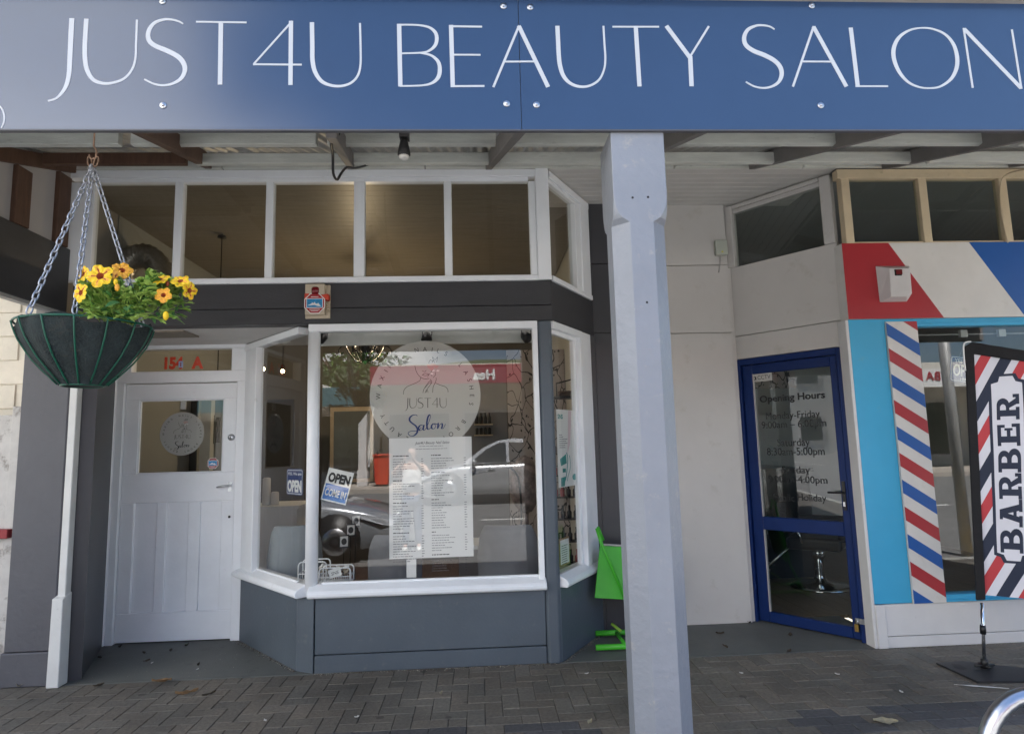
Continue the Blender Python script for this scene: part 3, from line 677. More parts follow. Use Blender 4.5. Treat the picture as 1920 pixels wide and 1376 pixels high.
# timber framed end of the verandah with its deep dark beam
s = MB(); s.box(-3.16, -3.10, 2.3, 4.835, 2.68, 3.172); s.build('end_beam', M['charcoal'], ver, bevel=.006)
s = MB(); s.box(-3.16, -3.104, 2.3, 4.80, 2.655, 2.678); s.build('beam_flashing', M['galv'], ver)
def ez(Y): return rz(Y)-.02
for a, b in ((4.24,4.385), (4.66,4.80), (3.70,3.83), (3.0,3.12)):
    MB().box(-3.15, -3.098, a, b, 3.175, ez(a)-.002).build('stud', M['brown'], ver, bevel=.004)
s = MB(); s.hexa([(-3.15,2.3,ez(2.3)),(-3.09,2.3,ez(2.3)),(-3.09,4.83,ez(4.83)),(-3.15,4.83,ez(4.83)),(-3.15,2.3,ez(2.3)+.105),(-3.09,2.3,ez(2.3)+.105),(-3.09,4.83,ez(4.83)+.105),(-3.15,4.83,ez(4.83)+.105)])
s.build('end_rafter', M['brown'], ver, bevel=.004)
s = MB(); s.hexa([(-3.152,2.3,3.174),(-3.13,2.3,3.174),(-3.13,4.83,3.174),(-3.152,4.83,3.174),(-3.152,2.3,3.19),(-3.13,2.3,3.19),(-3.13,4.83,rz(4.83)+.09),(-3.152,4.83,rz(4.83)+.09)]); s.build('end_lining', M['lining'], ver)

# ================================================================== THE SIGN
SY = 2.20
SG = face(SY)
sign = thing('shop_sign', 'long glossy blue fascia sign with thin white capital letters', 'shop sign', (0, SY, 2.76))
ztop = atY(1500, 3, SY).z; zb = atY(960, 243, SY).z
jx = atY(975, 130, SY).x
for a, b in ((-4.6, jx-.0012), (jx+.0012, 6.4)):
    MB().fb(SG, a, b, zb, ztop, -.008, -.0005).build('panel', M['sign'], sign)
MB().box(-4.6, 6.4, 2.196, 2.214, zb-.007, zb-.0015).build('bottom_trim', M['signedge'], sign)
def spx(pts, conv): return [SG.hit(*conv(p)) for p in pts]
Z1 = lambda p: (p[0]/3, p[1]/3)
Z2 = lambda p: (640+p[0]/3, p[1]/3)
Z3 = lambda p: (1280+p[0]/3, p[1]/3)
KW = (SG.hit(963,120)[0]-SG.hit(960,120)[0])/3/3         # metres per zoomed pixel
J = ([(405,105),(401,180),(397,260),(392,370),(388,420),(376,475),(352,520),(315,556),(270,570)], [27,27,26,25,24,22,17,11,9])
U1 = ([(487,108),(482,180),(478,260),(479,330),(490,395),(525,450),(580,471),(640,467),(700,443),(742,395),(762,335),(766,250),(771,113)], [24,24,24,24,23,20,16,14,13,12,11,11,11])
S1 = ([(1031,136),(1000,121),(960,112),(920,113),(872,130),(842,165),(833,205),(845,238),(880,263),(945,290),(1003,322),(1034,360),(1040,400),(1020,442),(978,470),(925,482),(870,475),(812,448)], [8,10,12,14,18,22,24,25,26,27,27,26,24,20,15,12,10,9])
T1 = [([(1103,125),(1387,129)], 10), ([(1243,128),(1238,478)], 24)]
F4 = [([(1644,121),(1428,362)], 10), ([(1424,364),(1698,366)], 10), ([(1637,120),(1634,480)], 23)]
U2 = ([(1755,128),(1756,200),(1757,270),(1758,340),(1772,405),(1808,458),(1860,482),(1920,486),(1975,468),(2012,428),(2028,365),(2028,250),(2025,132)], [24,24,24,24,23,20,16,14,13,12,11,11,11])
just4u = [(Z1, *J, 1), (Z1, *U1, 1), (Z1, *S1, 1)]+[(Z1, p, w, 0) for p, w in T1+F4]+[(Z1, *U2, 1)]
glyphset = just4u+[
 (Z2, [(325,137),(332,488)], 24, 0),
 (Z2, [(322,142),(420,143),(488,154),(525,180),(537,215),(529,255),(498,285),(455,298),(330,303)], [10,10,13,18,21,19,13,10,9], 1),
 (Z2, [(440,299),(505,314),(545,350),(554,398),(543,440),(508,470),(450,483),(328,486)], [9,13,19,23,21,14,10,9], 1),
 (Z2, [(617,143),(627,492)], 24, 0), (Z2, [(607,150),(792,153)], 11, 0), (Z2, [(622,310),(783,311)], 10, 0), (Z2, [(618,487),(805,486)], 11, 0),
 (Z2, [(1000,146),(855,492)], 13, 0), (Z2, [(998,148),(1163,491)], 23, 0), (Z2, [(922,349),(1088,348)], 10, 0),
 (Z2, [(1215,148),(1219,230),(1223,310),(1230,370),(1250,430),(1290,472),(1345,490),(1400,483),(1450,450),(1478,392),(1485,330),(1480,250),(1474,148)], [24,24,24,24,22,18,15,13,12,11,11,11,11], 1),
 (Z2, [(1525,153),(1787,153)], 10, 0), (Z2, [(1656,153),(1677,488)], 24, 0),
 (Z3, [(-92,148),(42,328)], 24, 0), (Z3, [(147,150),(42,320)], 12, 0), (Z3, [(42,318),(50,487)], 25, 0),
 (Z3, [(517,168),(490,152),(450,145),(410,148),(366,170),(346,212),(355,255),(398,288),(460,313),(518,345),(550,383),(556,425),(538,465),(497,490),(450,497),(400,487),(355,462)], [8,10,12,14,20,24,26,27,28,27,26,24,18,13,11,10,9], 1),
 (Z3, [(737,150),(620,489)], 13, 0), (Z3, [(735,152),(921,489)], 23, 0), (Z3, [(676,348),(835,349)], 10, 0),
 (Z3, [(945,158),(985,491)], 24, 0), (Z3, [(972,487),(1155,487)], 10, 0),
 (Z3, [(1335,160),(1270,175),(1215,215),(1187,275),(1190,340),(1220,410),(1270,465),(1330,492),(1390,498),(1450,488),(1510,445),(1540,385),(1543,320),(1522,250),(1475,195),(1405,165)], [9,13,20,24,24,21,15,11,9,12,18,23,24,21,15,11], 2),
 (Z3, [(1580,160),(1631,496)], 12, 0), (Z3, [(1583,165),(1903,498)], 23, 0), (Z3, [(1851,168),(1905,502)], 12, 0),
 (Z1, [(-40,580),(-14,590),(10,612),(24,650),(22,690),(8,722)], [4,6,8,9,8,6], 1)]
def put_glyphs(mb, gl, tf, kw, F, d0, d1):
    for conv, pts, w, cur in gl:
        q = [Vector(tf(conv(p))) for p in pts]; ww = [x*kw for x in w] if isinstance(w, list) else [w*kw]*len(q)
        if cur:
            n = 5; sp = smooth_path(q, n, cur == 2); sw = []
            m_ = len(ww)
            for i in range(m_ if cur == 2 else m_-1): sw += [ww[i]+(ww[(i+1)%m_]-ww[i])*j/n for j in range(n)]
            if cur != 2: sw.append(ww[-1])
            mb.stroke(F, sp, sw, d0, d1, closed=(cur == 2))
        else: mb.stroke(F, q, ww, d0, d1)
        d0 += .00002; d1 += .00004
k = 0
order = [glyphset[i] for i in range(len(glyphset))]
for g_ in [1,1,1,2,3,1,3,4,3,1,2,3,1,3,2,1,3,1]:
    s = MB(); put_glyphs(s, order[k:k+g_], lambda p: SG.hit(*p), KW, SG, -.0004, .0010); k += g_
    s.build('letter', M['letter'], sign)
for x, y in ((305,3),(306,198),(944,12),(994,14),(950,195),(1006,197),(1522,11),(1539,198)):
    u, v = SG.hit(x, y)
    b = MB(); b.lathe([(.0125,0),(.0125,.002),(.0105,.003)], SG.p(u,v,0), 14, SG.n); b.lathe([(.0065,.003),(.0065,.008),(.005,.009)], SG.p(u,v,0), 6, SG.n)
    b.build('bolt', M['steel'], sign)

# ================================================================== VERANDAH POST
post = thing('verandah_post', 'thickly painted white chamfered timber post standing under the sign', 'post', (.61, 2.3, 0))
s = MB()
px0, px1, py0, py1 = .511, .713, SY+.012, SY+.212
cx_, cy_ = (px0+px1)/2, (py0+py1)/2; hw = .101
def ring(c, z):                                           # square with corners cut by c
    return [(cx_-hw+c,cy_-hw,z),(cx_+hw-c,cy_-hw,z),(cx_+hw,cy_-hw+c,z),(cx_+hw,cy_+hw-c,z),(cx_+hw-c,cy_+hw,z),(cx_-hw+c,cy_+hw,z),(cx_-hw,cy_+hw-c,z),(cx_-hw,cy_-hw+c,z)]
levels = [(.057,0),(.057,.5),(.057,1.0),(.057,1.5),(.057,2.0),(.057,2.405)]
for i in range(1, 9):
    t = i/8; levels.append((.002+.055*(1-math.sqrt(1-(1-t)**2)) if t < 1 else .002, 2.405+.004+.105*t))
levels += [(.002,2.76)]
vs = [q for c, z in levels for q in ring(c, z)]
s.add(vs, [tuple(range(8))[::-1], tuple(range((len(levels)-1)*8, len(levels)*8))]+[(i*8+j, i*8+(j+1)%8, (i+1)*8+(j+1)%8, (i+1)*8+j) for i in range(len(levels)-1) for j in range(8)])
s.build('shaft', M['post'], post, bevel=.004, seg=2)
for x, y in ((1186,371),(1215,370),(1213,567)):
    u, v = face(py0).hit(x, y); MB().lathe([(.0045,0),(.0045,.0015)], (u, py0, v), 10, (0,-1,0)).build('nail_hole', M['ink'], post)

# ================================================================== HANGING BASKET
BC = Vector((-1.45, 2.45, 0)); RZ, BZ, RR, RB = 2.135, 1.868, .262, .105
cen = atY(155, 594, 2.45); BC.x = cen.x; RZ = cen.z-.038; BZ = atY(165, 722, 2.45).z
def proj(P):
    v = Vector(P)-CAMPOS; z = v.dot(FWD); return (960+CAM_F*v.dot(RIGHT)/z, 688-CAM_F*v.dot(UP)/z)
RR = .24
for _ in range(30):                                       # rim measured so that it spans the basket's width
    e = [proj((BC.x+RR*math.cos(k*PI/36), BC.y+RR*math.sin(k*PI/36), RZ))[0] for k in range(72)]
    BC.x += ((22+288)/2-(min(e)+max(e))/2)*.0019; RR *= (288-22)/(max(e)-min(e))
RB = RR*.31
bask = thing('hanging_basket', 'green wire hanging basket with a dark felt liner on three steel chains', 'hanging basket', (BC.x, BC.y, BZ))
BP = [(0,1),(.15,.955),(.3,.89),(.57,.72),(.84,.48),(.95,.37),(1.01,.31)]
def bprof(t):                                             # t 0 at rim .. 1 at bottom
    for (a, ra), (b, rb) in zip(BP, BP[1:]):
        if t <= b: return RR*(ra+(rb-ra)*(t-a)/(b-a))
    return RR*.31
prof = [(bprof(i/10*.985), RZ-(RZ-BZ)*(i/10)) for i in range(11)]
s = MB()
s.tube([(BC.x+RR*math.cos(a*PI/18), BC.y+RR*math.sin(a*PI/18), RZ) for a in range(36)], .0042, 8, closed=True)
s.tube([(BC.x+RB*math.cos(a*PI/12), BC.y+RB*math.sin(a*PI/12), BZ-.002) for a in range(24)], .0042, 8, closed=True)
for k in range(14):
    a = 2*PI*(k+.35)/14
    s.tube([(BC.x+(r+.004)*math.cos(a), BC.y+(r+.004)*math.sin(a), z) for r, z in prof], .0034, 6)
s.build('wire_frame', M['wiregreen'], bask)
s = MB(); s.smooth = True; n = 72; vs = []
for i, (r, z) in enumerate(prof):
    for j in range(n):
        a = 2*PI*j/n; wob = .004*math.sin(7*a+1.3)+.0035*math.sin(14*(a-.16)+PI)+.003*math.sin(3*a+i*.4)
        top = (.012*math.sin(3*a+.4)+.010*math.sin(8*a)) if i == 0 else 0
        rr = r-.004+wob*(1 if i < 9 else .4); vs.append((BC.x+rr*math.cos(a), BC.y+rr*math.sin(a), z-.004+top))
fs = [(i*n+j, (i+1)*n+j, (i+1)*n+(j+1)%n, i*n+(j+1)%n) for i in range(10) for j in range(n)]
fs.append(tuple(range(10*n, 11*n))); s.add(vs, fs)
s.build('felt_liner', M['felt'], bask)
s = MB(); s.lathe([(RR-.03, RZ-.03), (RR*.6, RZ-.012), (.01, RZ-.006)], (BC.x, BC.y, 0), 24); s.build('soil', M['soil'], bask)
HK = atY(175, 288, 2.45)
def chain(a, b, L_=.036, r=.0031, w=.0105):
    s = MB(); a, b = Vector(a), Vector(b); d = (b-a); n = int(d.length/(L_-2.2*r*1.0)); st = d/n; t = d.normalized()
    p = t.cross(Vector((0,1,0))).normalized(); q = t.cross(p)
    for i in range(n):
        c = a+st*(i+.5); e = p if i % 2 else q
        e = (e*math.cos(.35)+(q if i % 2 else -p)*math.sin(.35))
        hl = L_/2-w
        pts = [c+t*(hl*(1 if math.cos(k*PI/6) > 0 else -1) if abs(math.cos(k*PI/6)) > .01 else 0)+t*w*math.cos(k*PI/6)+e*w*.85*math.sin(k*PI/6) for k in range(12)]
        s.tube(pts, r, 6, closed=True)
    return s
angs = []
for tx, front in ((52, True), (140, True), (272, False)):
    cand = [(abs(proj((BC.x+RR*math.cos(a), BC.y+RR*math.sin(a), RZ))[0]-tx), a) for a in [k*PI/180 for k in (range(180, 360) if front else range(0, 180))]]
    angs.append(min(cand)[1])
for a in angs:
    chain(HK-Vector((0,0,.05)), (BC.x+RR*math.cos(a), BC.y+RR*math.sin(a), RZ+.006)).build('chain', M['zinc'], bask)
s = MB(); rt_ = rz(2.45)
s.tube([HK+Vector((0,0,.19)), HK+Vector((0,0,.03)), HK+Vector((.012,0,.010)), HK+Vector((.010,0,-.018)), HK+Vector((-.008,0,-.024)), HK+Vector((-.016,0,-.006))], .0035, 8)
for sg in (-1, 1):
    c = HK+Vector((sg*.012, 0, -.035)); s.tube([c+Vector((.008*math.cos(k*PI/6)+sg*.004*math.sin(k*PI/6), 0, .022*math.sin(k*PI/6))) for k in range(12)], .003, 6, closed=True)
s.build('hook', mat('rusty_hook', (.30,.20,.14), .6, .3, 40, metal=.6), bask)
# --- flowering plant in the basket
plant = thing('petunia_plant', 'trailing petunia with yellow and orange flowers growing in the hanging basket', 'plant', (BC.x+.1, BC.y, RZ))
s = MB(); rnd = random.Random(11)
def leaf(s, p, d, L_, w, droop=.35):
    d = Vector(d).normalized(); side = d.cross(Vector((0,0,1)))
    side = side.normalized() if side.length > .05 else Vector((1,0,0))
    side = (Matrix.Rotation(rnd.uniform(-.7,.7), 3, d) @ side)
    up = side.cross(d); n = 5; vs = []
    for i in range(n):
        t = i/(n-1); c = Vector(p)+d*L_*t-Vector((0,0,1))*droop*L_*t*t; ww = w*(math.sin(PI*min(1, t*.86+.12))**.8)
        vs += [c-side*ww+up*ww*.35, c, c+side*ww+up*ww*.35]
    s.add(vs, [f for i in range(n-1) for f in ((i*3,i*3+1,i*3+4,i*3+3), (i*3+1,i*3+2,i*3+5,i*3+4))])
s.smooth = True
def shoot(base, tip, nl, L_=.032, w=.0115):
    base, tip = Vector(base), Vector(tip); base = tip+(base-tip)*min(1, .075/max(.01,(base-tip).length)); mid = (base+tip)/2+Vector((0,0,.012))
    P = smooth_path([base, mid, tip], 6)
    s.m(1); s.tube(P, .0016, 4)
    for k in range(nl):
        t = rnd.uniform(.12, 1); i = min(int(t*(len(P)-1)), len(P)-2); q = P[i]; ax = (P[i+1]-P[i]).normalized()
        a = rnd.uniform(0, 2*PI); o = Vector((math.cos(a), math.sin(a), rnd.uniform(-.1,.7)))
        s.m(rnd.choice((0,0,1,1,1,2))); leaf(s, q, ax*.55+o*.8, L_*1.15*rnd.uniform(.6,1.25), w*rnd.uniform(.6,1.15), rnd.uniform(.0,.5))
    for k in range(4):
        a = k*PI/2+rnd.random(); s.m(1); leaf(s, P[-1], (P[-1]-P[-3]).normalized()+Vector((math.cos(a), math.sin(a), .2))*.7, L_*.7, w*.7, 0)
for k in range(190):
    x = rnd.uniform(150, 338); yb = 583 if x < 285 else 560+ (x-285)*.2
    h = rnd.betavariate(1.3, 1.3); ytop = 520+10*math.sin(x*.06)+ (12 if 230 < x < 262 else 0)
    y = yb-(yb-ytop)*h
    Y = BC.y+rnd.uniform(-.19, .17)
    if x > 300: Y = BC.y+rnd.uniform(-.1, .08)
    tip = atY(x, y, Y); b = Vector((min(tip.x*.6+BC.x*.4+.05, BC.x+RR*.8), BC.y+(Y-BC.y)*.5, RZ-.005))
    shoot(b, tip, rnd.randint(6, 10))
for x, y, Y in ((352,568,-.02), (345,580,-.05), (338,592,-.06), (325,596,-.1), (300,600,-.12), (170,588,-.2), (185,596,-.24), (262,592,-.24), (240,596,-.25)):
    tip = atY(x, y, BC.y+Y); shoot(Vector((BC.x+.14 if x > 250 else BC.x-.02, BC.y-.1, RZ)), tip, 9, .036, .008)
for x, y in ((225,568),(240,575),(252,590),(232,588)):
    s.m(2); leaf(s, atY(x, y, BC.y-.22), (rnd.uniform(-.5,.8), -.6, -.1), .05, .014)
s.build('foliage', [M['leafa'], M['leafb'], M['leafc']], plant)
def flower(x, y, Y, rpx, nrm, kind=0):
    c = atY(x, y, Y); R = rpx*(Y/CAM_F)*.92; nv = Vector(nrm).normalized()
    a = nv.cross(Vector((.2,.1,1))).normalized(); b = nv.cross(a); ph = rnd.uniform(0, 1); n = 40; s = MB(); s.smooth = True
    rings = [(.02,-.55), (.12,-.30), (.29,-.06), (.62,.02), (.84,.0), (1.0,-.05)]
    vs = []
    for ri, (r, h) in enumerate(rings):
        for j in range(n):
            t = 2*PI*j/n; lobe = abs(math.sin(2.5*(t+ph)))**.45; rr = r*(1 if ri < 2 else 1-(1-lobe)*.42*(r-.1))
            hh = h+.07*math.sin(5*(t+ph)*2)*r+.06*math.sin(2*t+ph*7)*r
            vs.append(c+a*R*rr*math.cos(t)+b*R*rr*math.sin(t)+nv*R*hh)
    for ri in range(len(rings)-1):
        for j in range(n):
            t = 2*PI*(j+.5)/n; vein = abs(math.cos(2.5*(t+ph)))
            if ri <= 1: m_ = 2
            elif ri == 2: m_ = 2 if vein < .18 and kind == 0 else (1 if vein < .6 or kind == 1 else 0)
            elif ri == 3: m_ = 1 if (vein < .30 or kind == 1) else 0
            else: m_ = 1 if kind == 1 and vein < .8 else 0
            s.m(m_).add([vs[ri*n+j], vs[ri*n+(j+1)%n], vs[(ri+1)*n+(j+1)%n], vs[(ri+1)*n+j]], [(0,1,2,3)])
    s.m(3).tube([c-nv*R*.5, c-nv*R*.9-Vector((0,0,R*.2)), c-nv*R*1.2-Vector((0,0,R*1.2))], [R*.13,R*.08,R*.06], 6)
    return s.build('flower', [M['petal'], M['petalo'], M['petalc'], M['leafa']], plant)
Yb = BC.y
for x, y, dY, r, nv, k in ((187,517,-.20,26,(.05,-1,.15),0), (155,514,-.16,19,(-.55,-.8,.2),0), (150,549,-.23,21,(-.45,-.9,0),0), (229,506,-.10,20,(.45,-.75,.35),1), (217,516,-.16,13,(-.5,-.8,.3),1),
                           (299,523,-.12,20,(0,-.75,.65),2), (338,526,-.10,19,(.1,-.75,.6),2), (356,545,-.08,19,(.95,-.4,-.1),0), (306,553,-.17,17,(.1,-1,.1),1)):
    flower(x, y, Yb+dY, r, nv, k)
def bud(x, y, Y, r, mt):
    c = atY(x, y, Y); s = MB(); s.ball(c, r, 8, (.8,.8,1.3)); s.build('bud', mt, plant)
bud(220, 539, Yb-.2, .011, M['petalo']); bud(217, 529, Yb-.19, .010, M['petal']); bud(314, 532, Yb-.12, .009, M['petalc']); bud(311, 592, Yb-.2, .013, M['petal']); bud(244, 541, Yb-.15, .008, M['leafb'])

# ================================================================== THINGS ON THE FRONT
# red and cream alarm siren on the fascia
a0 = face(4.80); al = thing('alarm_siren', 'cream alarm siren box with red light and red octagonal emblem on dark fascia', 'alarm', (-1.22, 4.84, 2.6))
ux0, vz0 = FS.hit(574, 599); ux1, vz1 = FS.hit(621, 536)
s = MB(); s.fb(FS, ux0, ux1, vz0, vz1, .012, .03); s.fb(FS, ux0+.012, ux1-.03, vz0+.02, vz1-.004, .03, .085)
for k in range(5): s.fb(FS, ux1-.03, ux1-.006, vz0+.05+k*.02, vz0+.058+k*.02, .03, .05)
s.build('case', M['boxcream'], al, bevel=.004)
c8 = [((ux0+ux1)/2-.008+.086*math.cos(PI/8+k*PI/4)*.98, vz0+.105+.086*math.sin(PI/8+k*PI/4)*1.0) for k in range(8)]
def scale(P, k):
    cu = sum(q[0] for q in P)/len(P); cv = sum(q[1] for q in P)/len(P); return [(cu+(u-cu)*k, cv+(v-cv)*k) for u, v in P]
def emblem(F, c8, d, parent):
    cu = sum(q[0] for q in c8)/8; cv = sum(q[1] for q in c8)/8; R = max(q[0] for q in c8)-cu
    s = MB().m(0).prism(F, c8, d-.002, d+.001).m(1).prism(F, scale(c8, .92), d+.001, d+.0018)
    s.m(0).fb(F, cu-R*.80, cu+R*.80, cv-R*.46, cv+R*.50, d+.0018, d+.0024).m(2).fb(F, cu-R*.74, cu+R*.74, cv-R*.40, cv+R*.44, d+.0024, d+.003)
    s.m(0).prism(F, [(cu-R*.66,cv-R*.2),(cu-R*.3,cv-R*.02),(cu-R*.22,cv+R*.1),(cu-R*.1,cv+R*.0),(cu,cv+R*.16),(cu+R*.1,cv-R*.02),(cu+R*.25,cv-R*.05),(cu+R*.35,cv+R*.05),(cu+R*.6,cv-R*.3),(cu+R*.3,cv-R*.28),(cu,cv-R*.16),(cu-R*.35,cv-R*.2)], d+.003, d+.0035)
    s.m(0).fb(F, cu-R*.36, cu+R*.36, cv+R*.62, cv+R*.68, d+.0018, d+.0024); s.m(0).fb(F, cu-R*.5, cu+R*.5, cv-R*.64, cv-R*.58, d+.0018, d+.0024); s.m(0).fb(F, cu-R*.36, cu+R*.36, cv-R*.78, cv-R*.73, d+.0018, d+.0024)
    return s
emblem(FS, c8, .088, al).build('emblem', [M['card'], M['red'], mat('emblem_blue', (.03,.25,.5), .4, .3, 60)], al)
cu = (ux0+ux1)/2-.006
s = MB(); s.lathe([(.038,0),(.038,.045),(.032,.055)], (cu, FY-.06, vz1-.085), 16); s.build('light', mat('red_lens', (.16,.006,.01), .2, .2, 30, ior=1.5), al)
MB().fb(FS, ux0+.006, ux0+.05, vz0+.13, vz0+.19, .03, .0865).build('red_shoulder', M['redvinyl'], al, bevel=.01, seg=2); MB().fb(FS, ux1-.062, ux1+.002, vz0+.13, vz0+.18, .028, .0865).build('red_shoulder', M['redvinyl'], al, bevel=.01, seg=2)
# white siren on the barber fascia
s2 = thing('alarm_siren', 'white wedge shaped siren box with a small red light on the red and white fascia', 'alarm', (3.42, 4.83, 2.6))
P = [BF.hit(*q, .012) for q in ((1641,499),(1706,499),(1710,550),(1700,566),(1649,567))]
P2 = [BF.hit(*q, .10) for q in ((1668,503),(1704,503),(1706,548),(1701,556),(1671,556))]
s = MB(); n = 5; s.add([BF.p(u,v,.012) for u, v in P]+[BF.p(u,v,.10) for u, v in P2], [(0,1,2,3,4), (9,8,7,6,5)]+[(i, 5+i, 5+(i+1)%n, (i+1)%n) for i in range(n)])
s.build('case', M['boxgrey'], s2, bevel=.003)
u, v = BF.hit(1684, 511, .10); s = MB(); s.m(1).fb(BF, u-.030, u+.030, v-.026, v+.026, .098, .104); s.m(0).fb(BF, u-.022, u+.026, v-.018, v+.022, .104, .116); s.build('light', [mat('dull_red_lens', (.14,.01,.012), .3, .1, 30), M['black']], s2, bevel=.004)
# small meter box on the cream wall
u, v = CB.hit(1350, 466); jb = thing('junction_box', 'small pale grey junction box on the upper cream wall', 'junction box', CB.p(u, v-.07, 0))
s = MB(); s.fb(CB, u-.058, u+.055, v-.075, v+.070, 0, .05); s.build('case', mat('pale_green_plastic', (.42,.44,.38), .5, .05, 9), jb, bevel=.008, seg=2)
MB().tube([CB.p(u-.01,v-.075,.02), CB.p(u-.015,v-.16,.012), CB.p(u-.03,v-.235,.006)], .006, 6).build('cable', M['lining'], jb)
MB().prism(CB, [(u-.012,v-.055),(u+.012,v-.055),(u,v-.034)], .05, .0512).build('warning_mark', mat('warning_yellow', (.55,.5,.05), .5, .1, 9), jb)
# black lamp holder and cable under the verandah
lh = thing('lamp_holder', 'black outdoor spotlight lampholder hanging from the verandah rafters', 'lamp', atY(757, 258, 2.6))
c = atY(757, 290, 2.6); t_ = atY(757, 246, 2.6)
s = MB(); s.box(t_.x-.018, t_.x+.022, 2.58, 2.63, t_.z-.035, t_.z+.16); s.lathe([(.014, t_.z-.035), (.018, t_.z-.05), (.026, c.z+.02), (.028, c.z), (.020, c.z-.008)], (t_.x, 2.605, 0), 18)
s.build('housing', M['black'], lh)
s = MB(); s.lathe([(.023, c.z-.004), (.021, c.z-.014), (.012, c.z-.020)], (t_.x, 2.605, 0), 16); s.build('bulb', mat('frosted_bulb', (.6,.58,.54), .3, .05, 9), lh)
cab = MB(); cab.tube(smooth_path([atY(640,244,3.0), atY(622,265,3.0), atY(624,290,3.2), atY(625,325,3.4), atY(632,337,3.5), atY(640,325,3.6), atY(651,314,3.9), atY(670,315,4.2), atY(700,306,4.6)], 6), .0075, 8)
cab.tube(smooth_path([atY(618,258,2.9), atY(630,262,3.0), atY(636,250,2.95)], 5), .006, 6)
tag(cab.build('power_cable', M['black'], None), 'loose black electrical cable looping below the verandah rafters', 'cable')
yc = MB(); yc.tube(smooth_path([atY(1920,318,4.6), atY(1890,326,4.75), atY(1876,345,4.82), atY(1878,400,4.82), atY(1890,455,4.82)], 5), .006, 6)
tag(yc.build('cream_cable', M['oldcream']), 'thin cream cable running down the yellowed window frame at right', 'cable')
# green sandwich-board stand in the recess
gs = thing('sign_stand', 'bright green metal sign stand leaning in the recess behind the post', 'sign stand', (1.2, 5.25, 0))
s = MB()
for Y, xa in ((5.41, .927), (5.05, .862)): s.tube([(xa,Y,.035), (1.52,Y,.035)], .022, 12)
s.tube([(1.10,5.05,.035), (1.10,5.41,.035)], .016, 10); s.tube([(1.46,5.05,.035), (1.46,5.41,.035)], .016, 10)
s.build('base_frame', M['green'], gs)
s = MB(); s.tube([(1.04,5.29,.14),(1.10,5.22,.10)], .012, 8); s.build('clip', mat('lime_clip', (.25,.45,.05), .5, .1, 9), gs)
Pp = [atY(1125,1022,5.30), atY(1115,1121,5.22)]
s = MB(); a, b = Pp; ex = Vector((.56,-.02,-.045)); th = Vector((0,.012,0))
s.hexa([b, b+ex*.96, b+ex*.96+th, b+th, a, a+ex, a+ex+th, a+th]); s.build('board', M['green'], gs, bevel=.004)
s = MB(); s.tube([a+Vector((.0,-.006,.008)), a+ex+Vector((0,-.006,.008))], .009, 8); s.build('board_rail', M['galv'], gs)
s = MB(); s.tube([atY(1119,990,5.18), atY(1128,1020,5.17), atY(1184,1150,5.12)], .014, 10); s.tube([atY(1121,988,5.2), atY(1131,1012,5.24)], .012, 8); s.tube([atY(1184,1150,5.12), (1.36,5.06,.05)], .014, 10)
s.build('stay', M['green'], gs)
# barber feather flag
fg = thing('barber_flag', 'tall banner flag lettered BARBER with diagonal red and navy stripes on a black base plate', 'flag', (3.40, 4.34, 0))
fa_ = math.radians(-33); fu = Vector((math.cos(fa_), math.sin(fa_), 0)); FL = Frame(Vector((3.402,4.34,0))-fu*3.402, fu)
H_ = lambda x, y: FL.hit(x, y)
s = MB()
pc = [(1755,1242), (1802,1239), (1918,1252), (1945,1258), (1925,1277), (1832,1277)]
s.zprism([(atZ(*q, .012).x, atZ(*q, .012).y) for q in pc], .002, .014); s.build('base_plate', M['blacksteel'], fg, bevel=.002)
s = MB(); s.zprism([(atZ(*q, .015).x, atZ(*q, .015).y) for q in ((1783,1243),(1800,1245),(1813,1252),(1806,1255),(1790,1251))], .0142, .0147); s.build('grip_slot', M['ink'], fg)
p0 = Vector((3.402,4.34,.014)); ptop = FL.p(*H_(1819,642)); pd = (ptop-p0)/(ptop.z-p0.z)
at = lambda z: p0+pd*(z-p0.z)
s = MB(); s.tube([at(.014), at(.44)], .011, 12); s.build('pole', M['chrome'], fg)
s = MB(); s.lathe([(.024,0),(.024,.055),(.016,.06)], at(.014), 14, pd); s.tube([at(.02)+Vector((-.07,0,.01)), at(.02)+Vector((.07,0,.01))], .008, 6); s.tube([at(.02)+Vector((0,-.05,.01)), at(.02)+Vector((0,.05,.01))], .008, 6)
s.build('socket', M['black'], fg)
s = MB(); s.lathe([(.017,0),(.019,.03),(.017,.06)], at(.235), 12, pd); s.build('clamp', M['black'], fg)
s = MB(); s.tube(smooth_path([at(.43)+Vector((-.01,-.012,0)), at(.36)+Vector((-.02,-.012,0)), at(.29)+Vector((-.012,-.016,0))], 4), .003, 5); s.build('cord', M['black'], fg)
